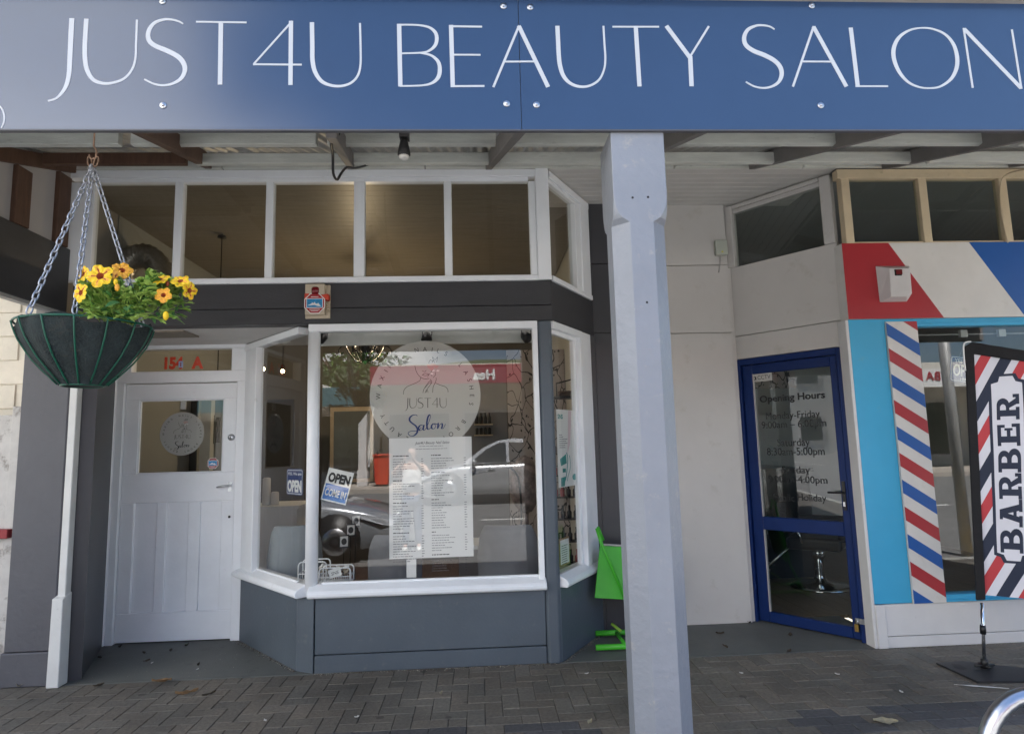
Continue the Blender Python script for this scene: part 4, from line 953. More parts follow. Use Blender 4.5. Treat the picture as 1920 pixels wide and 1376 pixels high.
# wavy cloth surface: depth as a function of (u, v)
def cloth(u, v): return .012*math.sin(3.1*u+2.2*v)+.008*math.sin(9*u-1.5*v)+.004*math.sin(17*v+4*u)
class Cloth(Frame):
    def p(s, u, v, d=0): return s.o+s.u*u+s.v*v+s.n*(d+cloth(u, v))
CL = Cloth(FL.o, FL.u)
L0, L1 = H_(1820,645), H_(1846,1125)
def xl(v): t = (v-L1[1])/(L0[1]-L1[1]); return L1[0]+(L0[0]-L1[0])*t
zbot, ztp, xr_ = H_(1860,1117)[1], H_(1826,647)[1], 4.12
tsl = (H_(1920,660)[1]-H_(1826,647)[1])/(H_(1920,660)[0]-H_(1826,647)[0])
def topz(u): return ztp+tsl*(u-H_(1826,647)[0])-.03
def gridpoly(mb, F, poly, d0, d1, st=.05):              # cut a polygon into cells so that it can follow the cloth
    us = [q[0] for q in poly]; vs = [q[1] for q in poly]
    for i in range(int(min(us)/st)-1, int(max(us)/st)+1):
        for j in range(int(min(vs)/st)-1, int(max(vs)/st)+1):
            q = clip_rect(poly, i*st, (i+1)*st, j*st, (j+1)*st)
            if len(q) >= 3: mb.add([F.p(u, v, d1) for u, v in q], [tuple(range(len(q)))]); mb.add([F.p(u, v, d0) for u, v in q], [tuple(range(len(q)))[::-1]])
body = [(xl(zbot), zbot), (xr_-.02, zbot), (xr_, topz(xr_)), (xl(ztp), topz(xl(ztp)))]
s = MB(); s.smooth = True; s.m(0); gridpoly(s, CL, body, -.001, .0)
# diagonals rising to the right: white/red/white/navy
def clip_convex(poly, conv):
    a = sum(conv[i][0]*conv[(i+1)%4][1]-conv[(i+1)%4][0]*conv[i][1] for i in range(4))
    if a < 0: conv = conv[::-1]
    for i in range(4):
        p, q = Vector(conv[i]), Vector(conv[(i+1)%4]); e = q-p; nn = Vector((-e.y, e.x)); out = []
        for j in range(len(poly)):
            A_, B_ = Vector(poly[j-1]), Vector(poly[j]); fa, fb_ = (A_-p).dot(nn), (B_-p).dot(nn)
            if (fa >= 0) != (fb_ >= 0): out.append(tuple(A_+(B_-A_)*(fa/(fa-fb_))))
            if fb_ >= 0: out.append(tuple(B_))
        poly = out
        if len(poly) < 3: return []
    return poly
zr0 = H_(1822,703)[1]; per = .434; sl = 1.33*(face(4.34).hit(1900,880)[0]-face(4.34).hit(1860,880)[0])/(H_(1900,880)[0]-H_(1860,880)[0]); xm = H_(1824,703)[0]
for n in range(-3, 8):
    for off, w_, c in ((0, .118, 1), (.222, .128, 2)):
        zt = zr0+.03-n*per-off-.0
        q = clip_convex([(3.3, zt+(3.3-xm)*sl), (4.4, zt+(4.4-xm)*sl), (4.4, zt-w_+(4.4-xm)*sl), (3.3, zt-w_+(3.3-xm)*sl)][::-1], body)
        if q: s.m(c); gridpoly(s, CL, q, -.0016, .0006)
# plaque
b0 = [H_(1851,715), H_(1862,706), H_(1925,711), H_(1940,1056), H_(1870,1049), H_(1864,1038)]
bx0t, bx0b = H_(1853,712)[0], H_(1864,1048)[0]; bz1, bz0 = H_(1862,702)[1], H_(1870,1054)[1]
def plaque(g):
    L_ = lambda v: bx0b+(bx0t-bx0b)*(v-bz0)/(bz1-bz0)+g
    R_ = lambda v: L_(v)+(H_(1929,880)[0]-H_(1858,880)[0])-2*g
    k = .05; z1, z0 = bz1-g, bz0+g
    return [(L_(z0)+k, z0), (R_(z0)-k, z0), (R_(z0)-k*.75, z0+k*.75), (R_(z0+k), z0+k), (R_(z1-k), z1-k), (R_(z1)-k*.75, z1-k*.75), (R_(z1)-k, z1), (L_(z1)+k, z1), (L_(z1)+k*.75, z1-k*.75), (L_(z1-k), z1-k), (L_(z0+k), z0+k), (L_(z0)+k*.75, z0+k*.75)]
s.m(2); gridpoly(s, CL, plaque(0), -.0022, .0012); s.m(0); gridpoly(s, CL, plaque(.017), -.0028, .0018)
fw_, fr_, fn_ = mat('flag_white', (.70,.70,.76), .7, .03, 3), mat('flag_red', (.50,.05,.06), .7, .05, 3), mat('flag_navy', (.020,.028,.055), .7, .05, 3)
s.build('cloth', [fw_, fr_, fn_], fg)
s = MB(); s.prism(FL, [(H_(1808,648)[0]-.0, ztp-.005), (H_(1822,642)[0], ztp+.022), (xr_, topz(xr_)+.03), (xr_, topz(xr_)-.035), (xl(ztp)+.012, topz(xl(ztp))-.04), (xl(zbot)+.004, zbot-.025), (xl(zbot)-.05, zbot-.035)], -.016, .018)
s.build('sleeve', mat('black_sleeve', (.010,.010,.012), .8, .2, 9, .3, 60), fg, bevel=.006, seg=2)
s = MB(); s.tube(smooth_path([FL.p(*H_(1809,696),.03), FL.p(*H_(1806,665),.03), FL.p(*H_(1807,645),.03), FL.p(*H_(1820,641),.02)], 4), .0055, 8); s.build('hook', M['card'], fg)
# slab lettering, reading upwards
s = MB(); s.smooth = False
X0t, X1t = H_(1869,750)[0], H_(1912,750)[0]; X0b, X1b = H_(1876,1035)[0], H_(1918,1035)[0]
zA, zB = H_(1895,1037)[1], H_(1890,739)[1]
class Up(Cloth):                                          # u runs up the flag, v runs to the left (top of the letters)
    def p(s_, u, v, d=0):
        t = u; z = zA+(zB-zA)*t; xa = X1b+(X1t-X1b)*t; xb = X0b+(X0t-X0b)*t
        x = xa+(xb-xa)*v; return Cloth.p(s_, x, z, d)
UF = Up(FL.o, FL.u)
def slab(ch, u0, w):                                      # w in units where cap height is 1 in v; u scaled
    A_ = []
    def r(a, b, c, d_): A_.append([(a,c),(b,c),(b,d_),(a,d_)])
    def bowl(a, c, d_, th_, R):
        n = 10; cy = (c+d_)/2; ry = (d_-c)/2
        o = [(a,d_)]+[(a+(R-a)*(.45+.55*math.sin(k*PI/n)) if 0 < k < n else a+(R-a)*.45, cy+ry*math.cos(k*PI/n)) for k in range(n+1)]+[(a,c)]
        i = [(a,c+.15)]+[(a+(R-th_-a)*(.45+.55*math.sin(k*PI/n)) if 0 < k < n else a+(R-th_-a)*.45, cy-(ry-.15)*math.cos(k*PI/n)) for k in range(n+1)]+[(a,d_-.15)]
        for k in range(len(o)-1):
            A_.append([o[k], o[k+1], i[len(i)-2-k], i[len(i)-1-k]])
    if ch == 'B': r(.14,.40,0,1); r(0,.14,0,.16); r(0,.14,.84,1); bowl(.38,.46,1,.24,.90); bowl(.38,0,.56,.26,.98)
    if ch == 'R': r(.14,.40,0,1); r(0,.14,0,.16); r(0,.14,.84,1); r(.40,.52,0,.16); bowl(.38,.44,1,.25,.90); A_.append([(.46,.5),(.66,.52),(.88,.16),(.64,.12)]); r(.64,1.0,0,.16); r(.92,1.06,.0,.28)
    if ch == 'E': r(.14,.40,0,1); r(0,.14,0,.16); r(0,.14,.84,1); r(.40,.92,0,.17); r(.40,.88,.83,1); r(.40,.66,.42,.58); r(.64,.74,.32,.68); r(.78,.92,.17,.36); r(.76,.88,.66,.83)
    if ch == 'A': A_.extend([[(.10,.0),(.34,.0),(.60,1),(.38,1)], [(.66,.0),(.92,.0),(.66,1),(.42,1)]]); r(.34,.70,.26,.40); r(-.04,.42,0,.15); r(.58,1.08,0,.15); r(.26,.5,.86,1)
    for q in A_:
        pts = [(u0+a*w, b) for a, b in q]
        a = sum(pts[i][0]*pts[(i+1)%len(pts)][1]-pts[(i+1)%len(pts)][0]*pts[i][1] for i in range(len(pts)))
        if a < 0: pts = pts[::-1]
        s.add([UF.p(u, v, .0032) for u, v in pts], [tuple(range(len(pts)))])
for k, ch in enumerate('BARBER'):
    s = MB(); slab(ch, k/6+.004, 1/6*.92); s.build('letter', fn_, fg)
# stainless bike hoop at the kerb
s = MB(); HY = 2.02; R_ = .16
q0 = atY(1905, 1296, HY); 
hc = atY(1925, 1398, HY)
tp = [atY(*q, HY) for q in ((1850,1376),(1858,1352),(1874,1330),(1896,1308),(1922,1295))]
xs_ = tp[0].x-.006; zt_ = tp[4].z-.012; rad = .17
path = [(xs_, HY, 0), (xs_, HY, zt_-rad)]+[(xs_+rad-rad*math.cos(k*PI/16), HY, zt_-rad+rad*math.sin(k*PI/16)) for k in range(1, 9)]
path += [(xs_+.62, HY, zt_)]+[(xs_+.62+rad*math.sin(k*PI/16), HY, zt_-rad+rad*math.cos(k*PI/16)) for k in range(1, 9)]+[(xs_+.62+rad, HY, 0)]
s.tube(path, .0255, 20); tag(s.build('bike_rack', M['steel'], None, loc=(xs_+.4, HY, 0)), 'brushed stainless steel bike hoop in the bottom right corner', 'bike rack')
# fallen leaves and litter
lb = [mat('dry_leaf', (.22,.13,.06), .7, .3, 40), mat('pale_leaf', (.34,.30,.20), .7, .2, 40), mat('dark_leaf', (.06,.045,.03), .8, .3, 40), mat('litter_white', (.6,.58,.55), .7, .1, 40)]
def fallen(x, y, L_, w, rot, m_, label, name='fallen_leaf', cat='leaf', grp=None, curl=.012):
    c = atZ(x, y, .004); s = MB(); n = 7; rn = random.Random(int(x*7+y)); vs = []
    for i in range(n):
        t = i/(n-1)-.5; ww = w*max(.08, math.cos(t*PI*.95))*rn.uniform(.75,1.25)
        for k in (-1, -.5, 0, .5, 1):
            a, b = t*L_, k*ww/2; vs.append((c.x+a*math.cos(rot)-b*math.sin(rot), c.y+a*math.sin(rot)+b*math.cos(rot), .003+curl*(abs(k)**1.5*.8+rn.uniform(0,.6)+t*t*2)))
    s.add(vs, [(i*5+k, i*5+k+1, (i+1)*5+k+1, (i+1)*5+k) for i in range(n-1) for k in range(4)])
    tag(s.build(name, lb[m_], None), label, cat, grp)
fallen(303, 1279, .13, .05, .15, 0, 'curled brown leaf lying on the dark concrete below the white door', curl=.02)
fallen(350, 1301, .14, .028, .5, 0, 'long narrow brown leaf on the brick paving below the white door', curl=.02)
fallen(1661, 1354, .13, .085, -.2, 1, 'large pale dry leaf lying on the paving near the bike hoop')
fallen(185, 1286, .07, .03, .8, 2, 'small dark leaf at the foot of the white batten')
fallen(827, 1301, .035, .02, 1.2, 1, 'tiny tan leaf on the paving below the bay window')
fallen(1106, 1355, .05, .028, .9, 1, 'small greenish leaf on the paving left of the post')
fallen(392, 1302, .10, .02, 1.0, 2, 'thin dark twig leaf on the paving beside the long brown leaf')
for x, y in ((225,1213), (270,1225), (275,1240), (187,1234), (320,1220), (350,1210), (372,1247)): fallen(x, y, .05, .02, x*.3, 2, 'small dark leaf scrap on the entry concrete by the white door', grp='leaf scraps at the salon door')
for x, y in ((1350,1188), (1360,1213), (1480,1222), (1482,1191), (1405,1167)): fallen(x, y, .07, .03, x*.2, 2, 'small dark leaf scrap on the concrete before the navy door', grp='leaf scraps at the barber door')
for x, y in ((285,1243), (497,1351), (669,1344), (520,1225), (370,1255), (1390,1262), (1570,1264), (1100,1263), (1690,1297)): fallen(x, y, .03, .018, x*.7, 3, 'tiny white scrap of litter on the paving', 'litter_scrap', 'litter', 'white litter scraps on the paving', .006)
fallen(1840, 1287, .30, .022, -.35, 3, 'thin flattened plastic strip on the paving by the flag base', 'plastic_strip', 'litter', None, .003)
fallen(38, 1287, .07, .05, .1, 1, 'torn brown cardboard tag at the foot of the grey pilaster', 'cardboard_tag', 'litter', None, .02)
fallen(1018, 1241, .06, .03, .0, 1, 'small tan wood chip at the foot of the grey corner post', 'wood_chip', 'litter', None, .006)
# neighbour at far left: block wall and old white window with a red sill
nb = thing('neighbour_building', 'cream concrete block wall with an old white timber window and red sill at far left', 'building', (-4.4, 5.2, 0))
NF = face(5.35); s = MB(); s.fb(NF, -7, -3.47, 0, 5, -.15, -.012)
bl = M['block'] = mat('cream_block', (.74,.68,.57), .8, .08, 6, .3, 60)
for j in range(25):
    for i in range(10):
        a = -7+i*.4+(.2 if j % 2 else 0)
        if a < -3.9: s.fb(NF, a+.004, min(a+.396, -3.47), j*.2+.004, j*.2+.196, -.012, random.uniform(-.002,.001))
s.build('block_wall', bl, nb, bevel=.003)
NW = face(4.95); s = MB(); u = NW.hit(30, 766)[0]
s.fb(NW, u-.025, u+.045, 0, NW.hit(30,762)[1], -.05, .0); s.fb(NW, u-.8, u-.03, 0, NW.hit(10,778)[1], -.06, -.02)
s.build('window_frame', mat('flaking_white_timber', (.55,.53,.50), .7, .1, 8, .3, 30, spots=((.15,.12,.10), 7, .55, .7)), nb, bevel=.004)
z1_, z0_ = NW.hit(15,991)[1], NW.hit(15,1008)[1]
MB().fb(NW, u-.8, u+.035, z0_, z1_, -.02, .05).build('sill', mat('red_sill_paint', (.30,.03,.035), .5, .1, 9), nb, bevel=.004)
# ================================================================== SIGNS IN THE SALON WINDOW
WF = face(4.925)                                          # just inside the pane
def disc_sign(F, cu, cv, R, s, ring=True):
    s.m(0).prism(F, [(cu+R*math.cos(2*PI*k/64), cv+R*math.sin(2*PI*k/64)) for k in range(64)], -.004, 0)
    K = R/699
    def q(x, y): return (cu+(x-742)*K, cv-(y-832)*K)
    def pen(pts, w, n=5): P = smooth_path([q(*p) for p in pts], n); s.stroke(F, P, w*K, 0, .0006)
    s.m(1)
    ringl = [('N',-10.4),('A',0),('I',9),('L',17),('S',27),('L',50),('A',61.6),('S',72),('H',81.6),('E',91.7),('S',102),('B',126),('R',137),('O',147.5),('W',158.5),('S',169),
             ('W',-90),('A',-77),('X',-67),('I',-57),('N',-48.5),('G',-36.5),('Y',-115),('T',-125),('U',-135),('A',-146),('E',-156),('B',-166)]
    for ch, a in ringl:
        t = math.radians(a); r = .845*R; rot = -t
        bu, bv = cu+r*math.sin(t), cv+r*math.cos(t); h = .078*R
        s.text(F, ch, bu+math.sin(rot)*h/2, bv-math.cos(rot)*h/2, h, 0, .0006, rot=rot, sx=.95)
    for P, w in (([(465,815),(475,760),(515,718),(580,690),(640,665),(676,640),(683,605)],6), ([(612,452),(628,520),(655,570),(692,606),(740,624),(792,618)],6), ([(880,610),(878,650),(842,730),(835,800)],6),
                 ([(872,678),(930,706),(990,726),(1022,758),(1030,800)],6), ([(712,802),(722,760),(760,700),(802,652),(812,688),(772,745),(736,802)],6), ([(752,800),(764,760),(778,800)],5), ([(800,625),(826,660),(812,692)],6), ([(735,740),(770,700),(800,672)],5),
                 ([(705,572),(740,553),(787,566),(750,582),(705,572)],6), ([(705,520),(735,531),(757,515)],6), ([(788,424),(810,382),(846,402),(838,345),(870,380),(902,346),(888,412)],6), ([(830,420),(850,384),(862,420)],5), ([(840,610),(870,580),(872,540)],5), ([(772,600),(800,560),(830,590)],5), ([(815,540),(835,510),(860,530)],5)): pen(P, w)
    s.m(3)
    for x, y, r in ((800,462,36), (845,452,34), (885,468,28), (825,492,30)): s.prism(F, [(q(x+r*(1+.2*math.sin(5*k))*math.cos(k*PI/7), y+r*(1+.2*math.sin(5*k))*math.sin(k*PI/7)*.8)) for k in range(14)], 0, .0004+x*1e-7)
    s.m(2)
    for x, y in ((850,520), (905,522), (828,560)): s.prism(F, [q(x-24,y+6), q(x-6,y-14), q(x+24,y-4), q(x+2,y+12)], .0005, .0009)
    s.m(1)
    # JUST4U in the thin lettering of the big sign
    gx0, gx1, gy0, gy1 = 90, 690, 35, 192
    k4 = (1018-483)/(gx1-gx0)
    put_glyphs(s, just4u, lambda p: q(483+(p[0]-gx0)*k4, 862+(p[1]-gy0)*k4*1.16), K*k4*1.25/3*1.0, F, 0, .0006)
    s.m(4)
    def script(P, w): 
        Q = smooth_path([q(*p) for p in P], 6); n = len(Q); s.stroke(F, Q, [max(4, w*(.45+.9*max(0, (Q[min(i+1,n-1)]-Q[max(i-1,0)]).normalized().y*-1)))*K for i in range(n)], 0, .0006)
    script([(640,1092),(620,1076),(578,1082),(545,1112),(545,1150),(580,1185),(618,1215),(640,1258),(630,1305),(590,1338),(545,1335),(522,1302),(560,1280),(640,1275),(690,1235)], 17)
    script([(703,1205),(668,1215),(652,1252),(676,1274),(708,1245),(720,1205),(712,1262),(738,1262),(775,1190),(802,1110),(795,1078),(772,1110),(758,1180),(762,1245),(782,1262),(815,1230)], 16)
    script([(842,1190),(816,1218),(822,1252),(850,1255),(868,1222),(848,1192),(885,1200),(900,1190),(895,1255),(918,1212),(945,1192),(952,1220),(944,1252),(965,1252),(992,1200)], 15)
cu, cv = WF.hit(797.5, 741); R_ = (WF.hit(901.5,741)[0]-WF.hit(693.5,741)[0])/2
s = MB(); disc_sign(WF, cu, cv, R_, s)
rs = s.build('round_sign', [M['disc'], M['ink'], M['card'], M['pink'], M['signblue']], None, loc=(cu, 4.925, cv-R_))
tag(rs, 'large pale grey round salon sign hanging in the middle of the front window', 'sign')
DSF = face(5.812); cu2, cv2 = DSF.hit(341.5, 813); R2 = (DSF.hit(383,813)[0]-DSF.hit(300,813)[0])/2
s = MB(); disc_sign(DSF, cu2, cv2, R2, s)
tag(s.build('round_sign', [M['disc'], M['ink'], M['card'], M['pink'], M['ink']], None, loc=(cu2, 5.812, cv2-R2)), 'small pale grey round salon sign behind the glass of the white door', 'sign')
s = MB(); u, v = DSF.hit(342, 763); s.fb(DSF, u-.022, u+.022, v-.02, v+.085, -.03, -.012); tag(s.build('suction_hook', mat('clear_hook', (.6,.6,.58), .2, .05, 9), None), 'white plastic hook holding the small round sign in the door window', 'hook')
# price list
PF = face(4.918); u0, v0 = PF.hit(730, 1048); u1, v1 = PF.hit(884, 818)
s = MB().m(0).fb(PF, u0, u1, v0, v1, -.002, 0)
W_, H2 = u1-u0, v1-v0; rn = random.Random(5)
s.m(1).text(PF, 'Just4U Beauty Nail Salon', u0+W_*.52, v0+H2*.945, H2*.022, 0, .0006, shear=.35, width=W_*.42)
s.m(2)
def row(ua, ub, v, h=.0042):
    x = ua
    while x < ub-.01:
        w = min(rn.uniform(.008,.03), ub-x); s.fb(PF, x, x+w, v, v+h, 0, .0004); x += w+.004
row(u0+W_*.36, u0+W_*.66, v0+H2*.925, .003); row(u0+W_*.32, u0+W_*.70, v0+H2*.902, .003)
def column(a, b, pc, v, n, head):
    s.m(1); row(a, a+(b-a)*head, v+.0, .0065); s.m(2); v -= .024
    for k in range(n):
        row(a, a+(b-a)*rn.uniform(.4, .98), v); s.fb(PF, pc, pc+rn.uniform(.012,.022), v, v+.0045, 0, .0004); v -= .0185
    return v-.014
a, b, pc = u0+W_*.045, u0+W_*.33, u0+W_*.385
v = v0+H2*.845
for n, h in ((8,.7), (7,.45), (10,.6), (11,.7)): v = column(a, b, pc, v, n, h)
a, b, pc = u0+W_*.505, u0+W_*.80, u0+W_*.90
v = v0+H2*.845
for n, h in ((5,.4), (9,.6), (11,.3), (7,.22), (6,.7)): v = column(a, b, pc, v, n, h)
tag(s.build('price_list', [M['paper'], M['ink'], M['inkgrey']], None, loc=((u0+u1)/2, 4.918, v0)), 'white laminated price list with two printed columns below the round sign', 'poster')
s = MB(); a, b = PF.hit(762, 1083), PF.hit(780, 1046); s.fb(PF, a[0], b[0], a[1], b[1], -.012, -.008); tag(s.build('paper_strip', M['paper'], None), 'narrow white paper strip below the price list', 'paper')
# YES We are OPEN on the angled pane
O1 = Frame(LW.p(0,0,-.045), LW.u); c = [O1.hit(*q) for q in ((538,878),(568,880),(568,930),(538,926))]
u0, u1 = c[0][0], c[1][0]; v1, v0 = (c[0][1]+c[1][1])/2, (c[2][1]+c[3][1])/2
def rrect(u0, u1, v0, v1, r, n=4): return [(cx+r*math.cos(a+k*PI/2/n), cy+r*math.sin(a+k*PI/2/n)) for cx, cy, a in ((u1-r,v1-r,0), (u0+r,v1-r,PI/2), (u0+r,v0+r,PI), (u1-r,v0+r,1.5*PI)) for k in range(n+1)]
g = .012
s = MB().m(0).prism(O1, rrect(u0,u1,v0,v1,.02), -.003, 0).m(1).prism(O1, rrect(u0+.008,u1-.008,v0+.008,v1-.008,.016), 0, .0005).m(0).prism(O1, rrect(u0+.013,u1-.013,v0+.013,v1-.013,.013), .0005, .001)
w = u1-u0; h = v1-v0
s.m(1).text(O1, 'YES, We are', (u0+u1)/2, v0+h*.765, h*.105, .001, .0006, bold=.012, width=w*.84); s.text(O1, 'OPEN', (u0+u1)/2, v0+h*.14, h*.46, .001, .0006, bold=.05, width=w*.86)
s.m(2).tube([O1.p(u0+w*.2,v1,-.002), O1.p(u0+w*.52,v1+.16,-.002), O1.p(u0+w*.8,v1,-.002)], .0012, 4)
tag(s.build('open_sign', [M['signblue'], M['card'], M['inkgrey']], None), 'dark blue hanging sign with white OPEN lettering in the narrow angled pane', 'sign')
# tilted OPEN COME IN
O2 = face(4.922); tl, tr, br, bl = [Vector(O2.hit(*q)) for q in ((617,876),(665,887),(648,947),(601,936))]
o = O2.p(*bl); TF = Frame(o, O2.p(*br)-o, O2.p(*tl)-o); TF.v = (TF.v-TF.u*TF.v.dot(TF.u)).normalized(); TF.n = TF.u.cross(TF.v)
w, h = (br-bl).length, (tl-bl).length
s = MB().m(0).fb(TF, 0, w, 0, h, -.003, 0).m(1).fb(TF, .008, w-.008, .010, h*.52, 0, .0006)
s.m(2).text(TF, 'OPEN', w/2, h*.60, h*.30, 0, .0006, bold=.055, width=w*.86); s.m(0).text(TF, 'COME IN', w/2, h*.17, h*.22, .0006, .0006, bold=.03, width=w*.82)
s.m(3).tube([TF.p(w*.2,h*.97,-.002), TF.p(w*.62,h+.19,-.002), TF.p(w*.85,h*.97,-.002)], .001, 4)
tag(s.build('open_sign', [M['card'], mat('come_in_blue', (.02,.16,.52), .4, .05, 5), M['ink'], M['inkgrey']], None), 'tilted white and blue sign reading OPEN COME IN in the front window', 'sign')
# stickers on the door
c8 = []
cu, cv = DF.hit(397.5, 868.5); r_ = .052
c8 = [(cu+r_*1.02*math.cos(PI/8+k*PI/4), cv+r_*math.sin(PI/8+k*PI/4)) for k in range(8)]
tag(emblem(DF, c8, -.018, None).build('alarm_sticker', [M['card'], M['red'], bpy.data.materials['emblem_blue']], None), 'red octagonal alarm sticker on the glass of the white door', 'sticker')
s = MB(); u0, v0 = DF.hit(308, 692, -.02); u1, v1 = DF.hit(382, 666, -.02); hh = .112
s.m(0).text(DF, '154', u0, v0+.005, hh, -.0195, .0006, align='L', bold=.055, width=.165); s.text(DF, 'A', u1, v0+.005, hh, -.0195, .0006, align='R', bold=.055, width=.105)
s.m(1).fb(DF, u0+.125, u0+.165, v0+.012, v0+.07, -.0185, -.018); s.m(2).text(DF, '1', u0+.145, v0+.022, .038, -.018, .0004, bold=.02)
tag(s.build('house_number', [M['redvinyl'], mat('pale_blue_sticker', (.35,.45,.7), .4, .05, 5), M['red']], None), 'red street number 154 A on the glass above the white door', 'number')
# poster and notice in the side window
RF = Frame(RW.p(0,0,-.05), RW.u); q = [RF.hit(*p) for p in ((1043,768),(1078,769),(1083,906),(1048,917))]
u0, u1 = (q[0][0]+q[3][0])/2, (q[1][0]+q[2][0])/2; v1, v0 = (q[0][1]+q[1][1])/2, (q[2][1]+q[3][1])/2
s = MB().m(0).fb(RF, u0, u1, v0, v1, -.003, 0); w, h = u1-u0, v1-v0
s.m(1).text(RF, 'SNS', u0+w*.06, v0+h*.88, h*.06, 0, .0006, align='L', bold=.03, width=w*.26)
s.m(2)
for k, l in enumerate((.15,.2,.42,.36,.42,.3,.3)): s.fb(RF, u0+w*.10, u0+w*(.10+l), v0+h*(.665-k*.027), v0+h*(.672-k*.027), 0, .0005)
s.m(3).prism(RF, [(u0+w*.62,v1-.004),(u0+w*.80,v1-.004),(u0+w*.66,v0+h*.55),(u0+w*.50,v0+h*.42),(u0+w*.55,v0+h*.62)], 0, .0004)
s.m(1).prism(RF, [(u0+w*.10,v0+h*.36),(u0+w*.42,v0+h*.42),(u0+w*.44,v0+h*.30),(u0+w*.14,v0+h*.27)], .0004, .0009); s.fb(RF, u0+w*.22, u0+w*.38, v0+h*.185, v0+h*.235, .0004, .0009)
s.prism(RF, [(u0+w*(.84+.12*math.cos(k*PI/8)), v0+h*(.11+.042*math.sin(k*PI/8))) for k in range(16)], .0004, .0009)
s.stroke(RF, smooth_path([(u0+w*.45,v0+h*.44),(u0+w*.50,v0+h*.34),(u0+w*.36,v0+h*.10),(u0+w*.14,v0+h*.02)], 5), w*.035, .0004, .0009); s.stroke(RF, smooth_path([(u0+w*.60,v0+h*.40),(u0+w*.64,v0+h*.26),(u0+w*.48,v0+h*.12),(u0+w*.44,v0+h*.07)], 5), w*.02, .0004, .0009)
s.prism(RF, [(u0+w*.12,v0+h*.12),(u0+w*.36,v0+h*.13),(u0+w*.30,v0+h*.01),(u0+w*.12,v0+h*.01)], .0004, .0009)
tag(s.build('nail_poster', [M['card'], M['teal'], M['inkgrey'], mat('pale_pink_ink', (.70,.55,.58), .5, .03, 5)], None), 'white nail product poster with teal artwork in the narrow side window', 'poster')
q = [RF.hit(*p) for p in ((1049,1011),(1064,1005),(1066,1053),(1050,1063))]; u0, u1, v1, v0 = q[0][0]-.002, q[1][0]+.03, q[0][1], q[3][1]
s = MB().m(1).fb(RF, u0, u1, v0, v1, -.012, 0).m(0).fb(RF, u0+.012, u1-.012, v0+.012, v1-.012, 0, .001).m(2)
for k in range(9): s.fb(RF, u0+.03, u1-.03-rn.uniform(0,.03), v1-.06-k*.017, v1-.055-k*.017, .001, .0015)
tag(s.build('framed_notice', [M['card'], mat('gold_frame', (.35,.22,.10), .4, .1, 20), M['inkgrey']], None), 'small framed notice leaning at the bottom of the side window', 'frame')

# ================================================================== INSIDE THE SALON
def PB(mb, x0, y0, x1, y1, Y, d):                          # box whose face at depth Y covers the pixel rectangle
    a, b = atY(x0, y1, Y), atY(x1, y0, Y); return mb.box(a.x, b.x, Y, Y+d, a.z, b.z)
# tub chairs
def tub_chair(label, c, W, H, m, rot=0, seat=.42):
    t = thing('tub_chair', label, 'chair', c, 'padded chairs in the salon window'); c = Vector(c)
    n = 18; s = MB(); s.smooth = True; vs = []
    for lev, (z, k) in enumerate(((.18,.86), (.30,.93), (.5,.98), (H-.06,1.0), (H-.01,.985), (H,.95), (H-.01,.91), (H-.06,.88), (.5,.84), (.38,.80))):
        for i in range(n+1):
            a = PI+PI*i/n if True else 0
            a = -PI*.12-PI*.76*i/n
            x, y = W/2*k*math.cos(a)*1.0, W/2*k*math.sin(a)
            zz = z if z < .45 else .45+(z-.45)*(.50+.50*min(1, math.sin(PI*i/n)*1.9)**.6)
            p = Matrix.Rotation(rot, 3, 'Z') @ Vector((x, y, zz)); vs.append(c+p)
    m1 = n+1
    s.add(vs, [(j*m1+i, (j+1)*m1+i, (j+1)*m1+i+1, j*m1+i+1) for j in range(9) for i in range(n)]+[tuple(j*m1 for j in range(10)), tuple(j*m1+n for j in range(9, -1, -1))])
    s.build('backrest', m, t)
    s = MB(); s.lathe([(W*.40,.19), (W*.43,.24), (W*.43,.40), (W*.40,.44), (.01,.455)], c, 20); s.build('seat', m, t)
    for k in range(4):
        a = PI/4+k*PI/2; p = c+Vector((W*.3*math.cos(a), W*.3*math.sin(a), 0)); MB().tube([p+Vector((0,0,.2)), p+Vector((0,0,.0))], [.016,.011], 8).build('leg', M['chrome'], t)
    return t
fab1 = mat('pale_grey_fabric', (.34,.37,.39), .85, .1, 4, .3, 200); fab2 = mat('mid_grey_fabric', (.24,.24,.26), .85, .1, 4, .3, 200)
p = atY(540, 990, 5.62); tub_chair('pale grey padded chair behind the narrow angled pane', (p.x, 5.85, 0), .50, p.z+.02, fab1, .25)
p = atY(738, 1010, 5.45); tub_chair('mid grey padded chair behind the price list', (p.x-.02, 5.72, 0), .50, p.z+.03, fab2, .1)
p = atY(957, 990, 5.35); tub_chair('mid grey padded chair at the right end of the front window', (p.x, 5.66, 0), .58, p.z+.02, fab2, -.1)
# nail table with arm lamp
tb = thing('nail_table', 'white nail table with a small desk lamp inside the front window', 'table', (.0, 6.0, 0))
s = MB(); a = atY(880, 1040, 5.9); s.box(a.x-.55, a.x+.35, 5.75, 6.25, .69, .725); s.build('table_top', M['white'], tb, bevel=.006)
for x in (a.x-.5, a.x+.3):
    for y in (5.8, 6.2): MB().tube([(x,y,.69),(x,y,0)], .018, 8).build('leg', M['chrome'], tb)
s = MB(); b = atY(920, 885, 6.1); s.tube(smooth_path([(b.x+.28,6.1,.73),(b.x+.26,6.1,b.z-.05),(b.x+.05,6.1,b.z+.06),(b.x-.12,6.1,b.z)], 5), .010, 6); s.tube([(b.x-.02,6.1,b.z+.03),(b.x-.22,6.1,b.z-.01)], .026, 8); s.build('lamp', M['black'], tb)
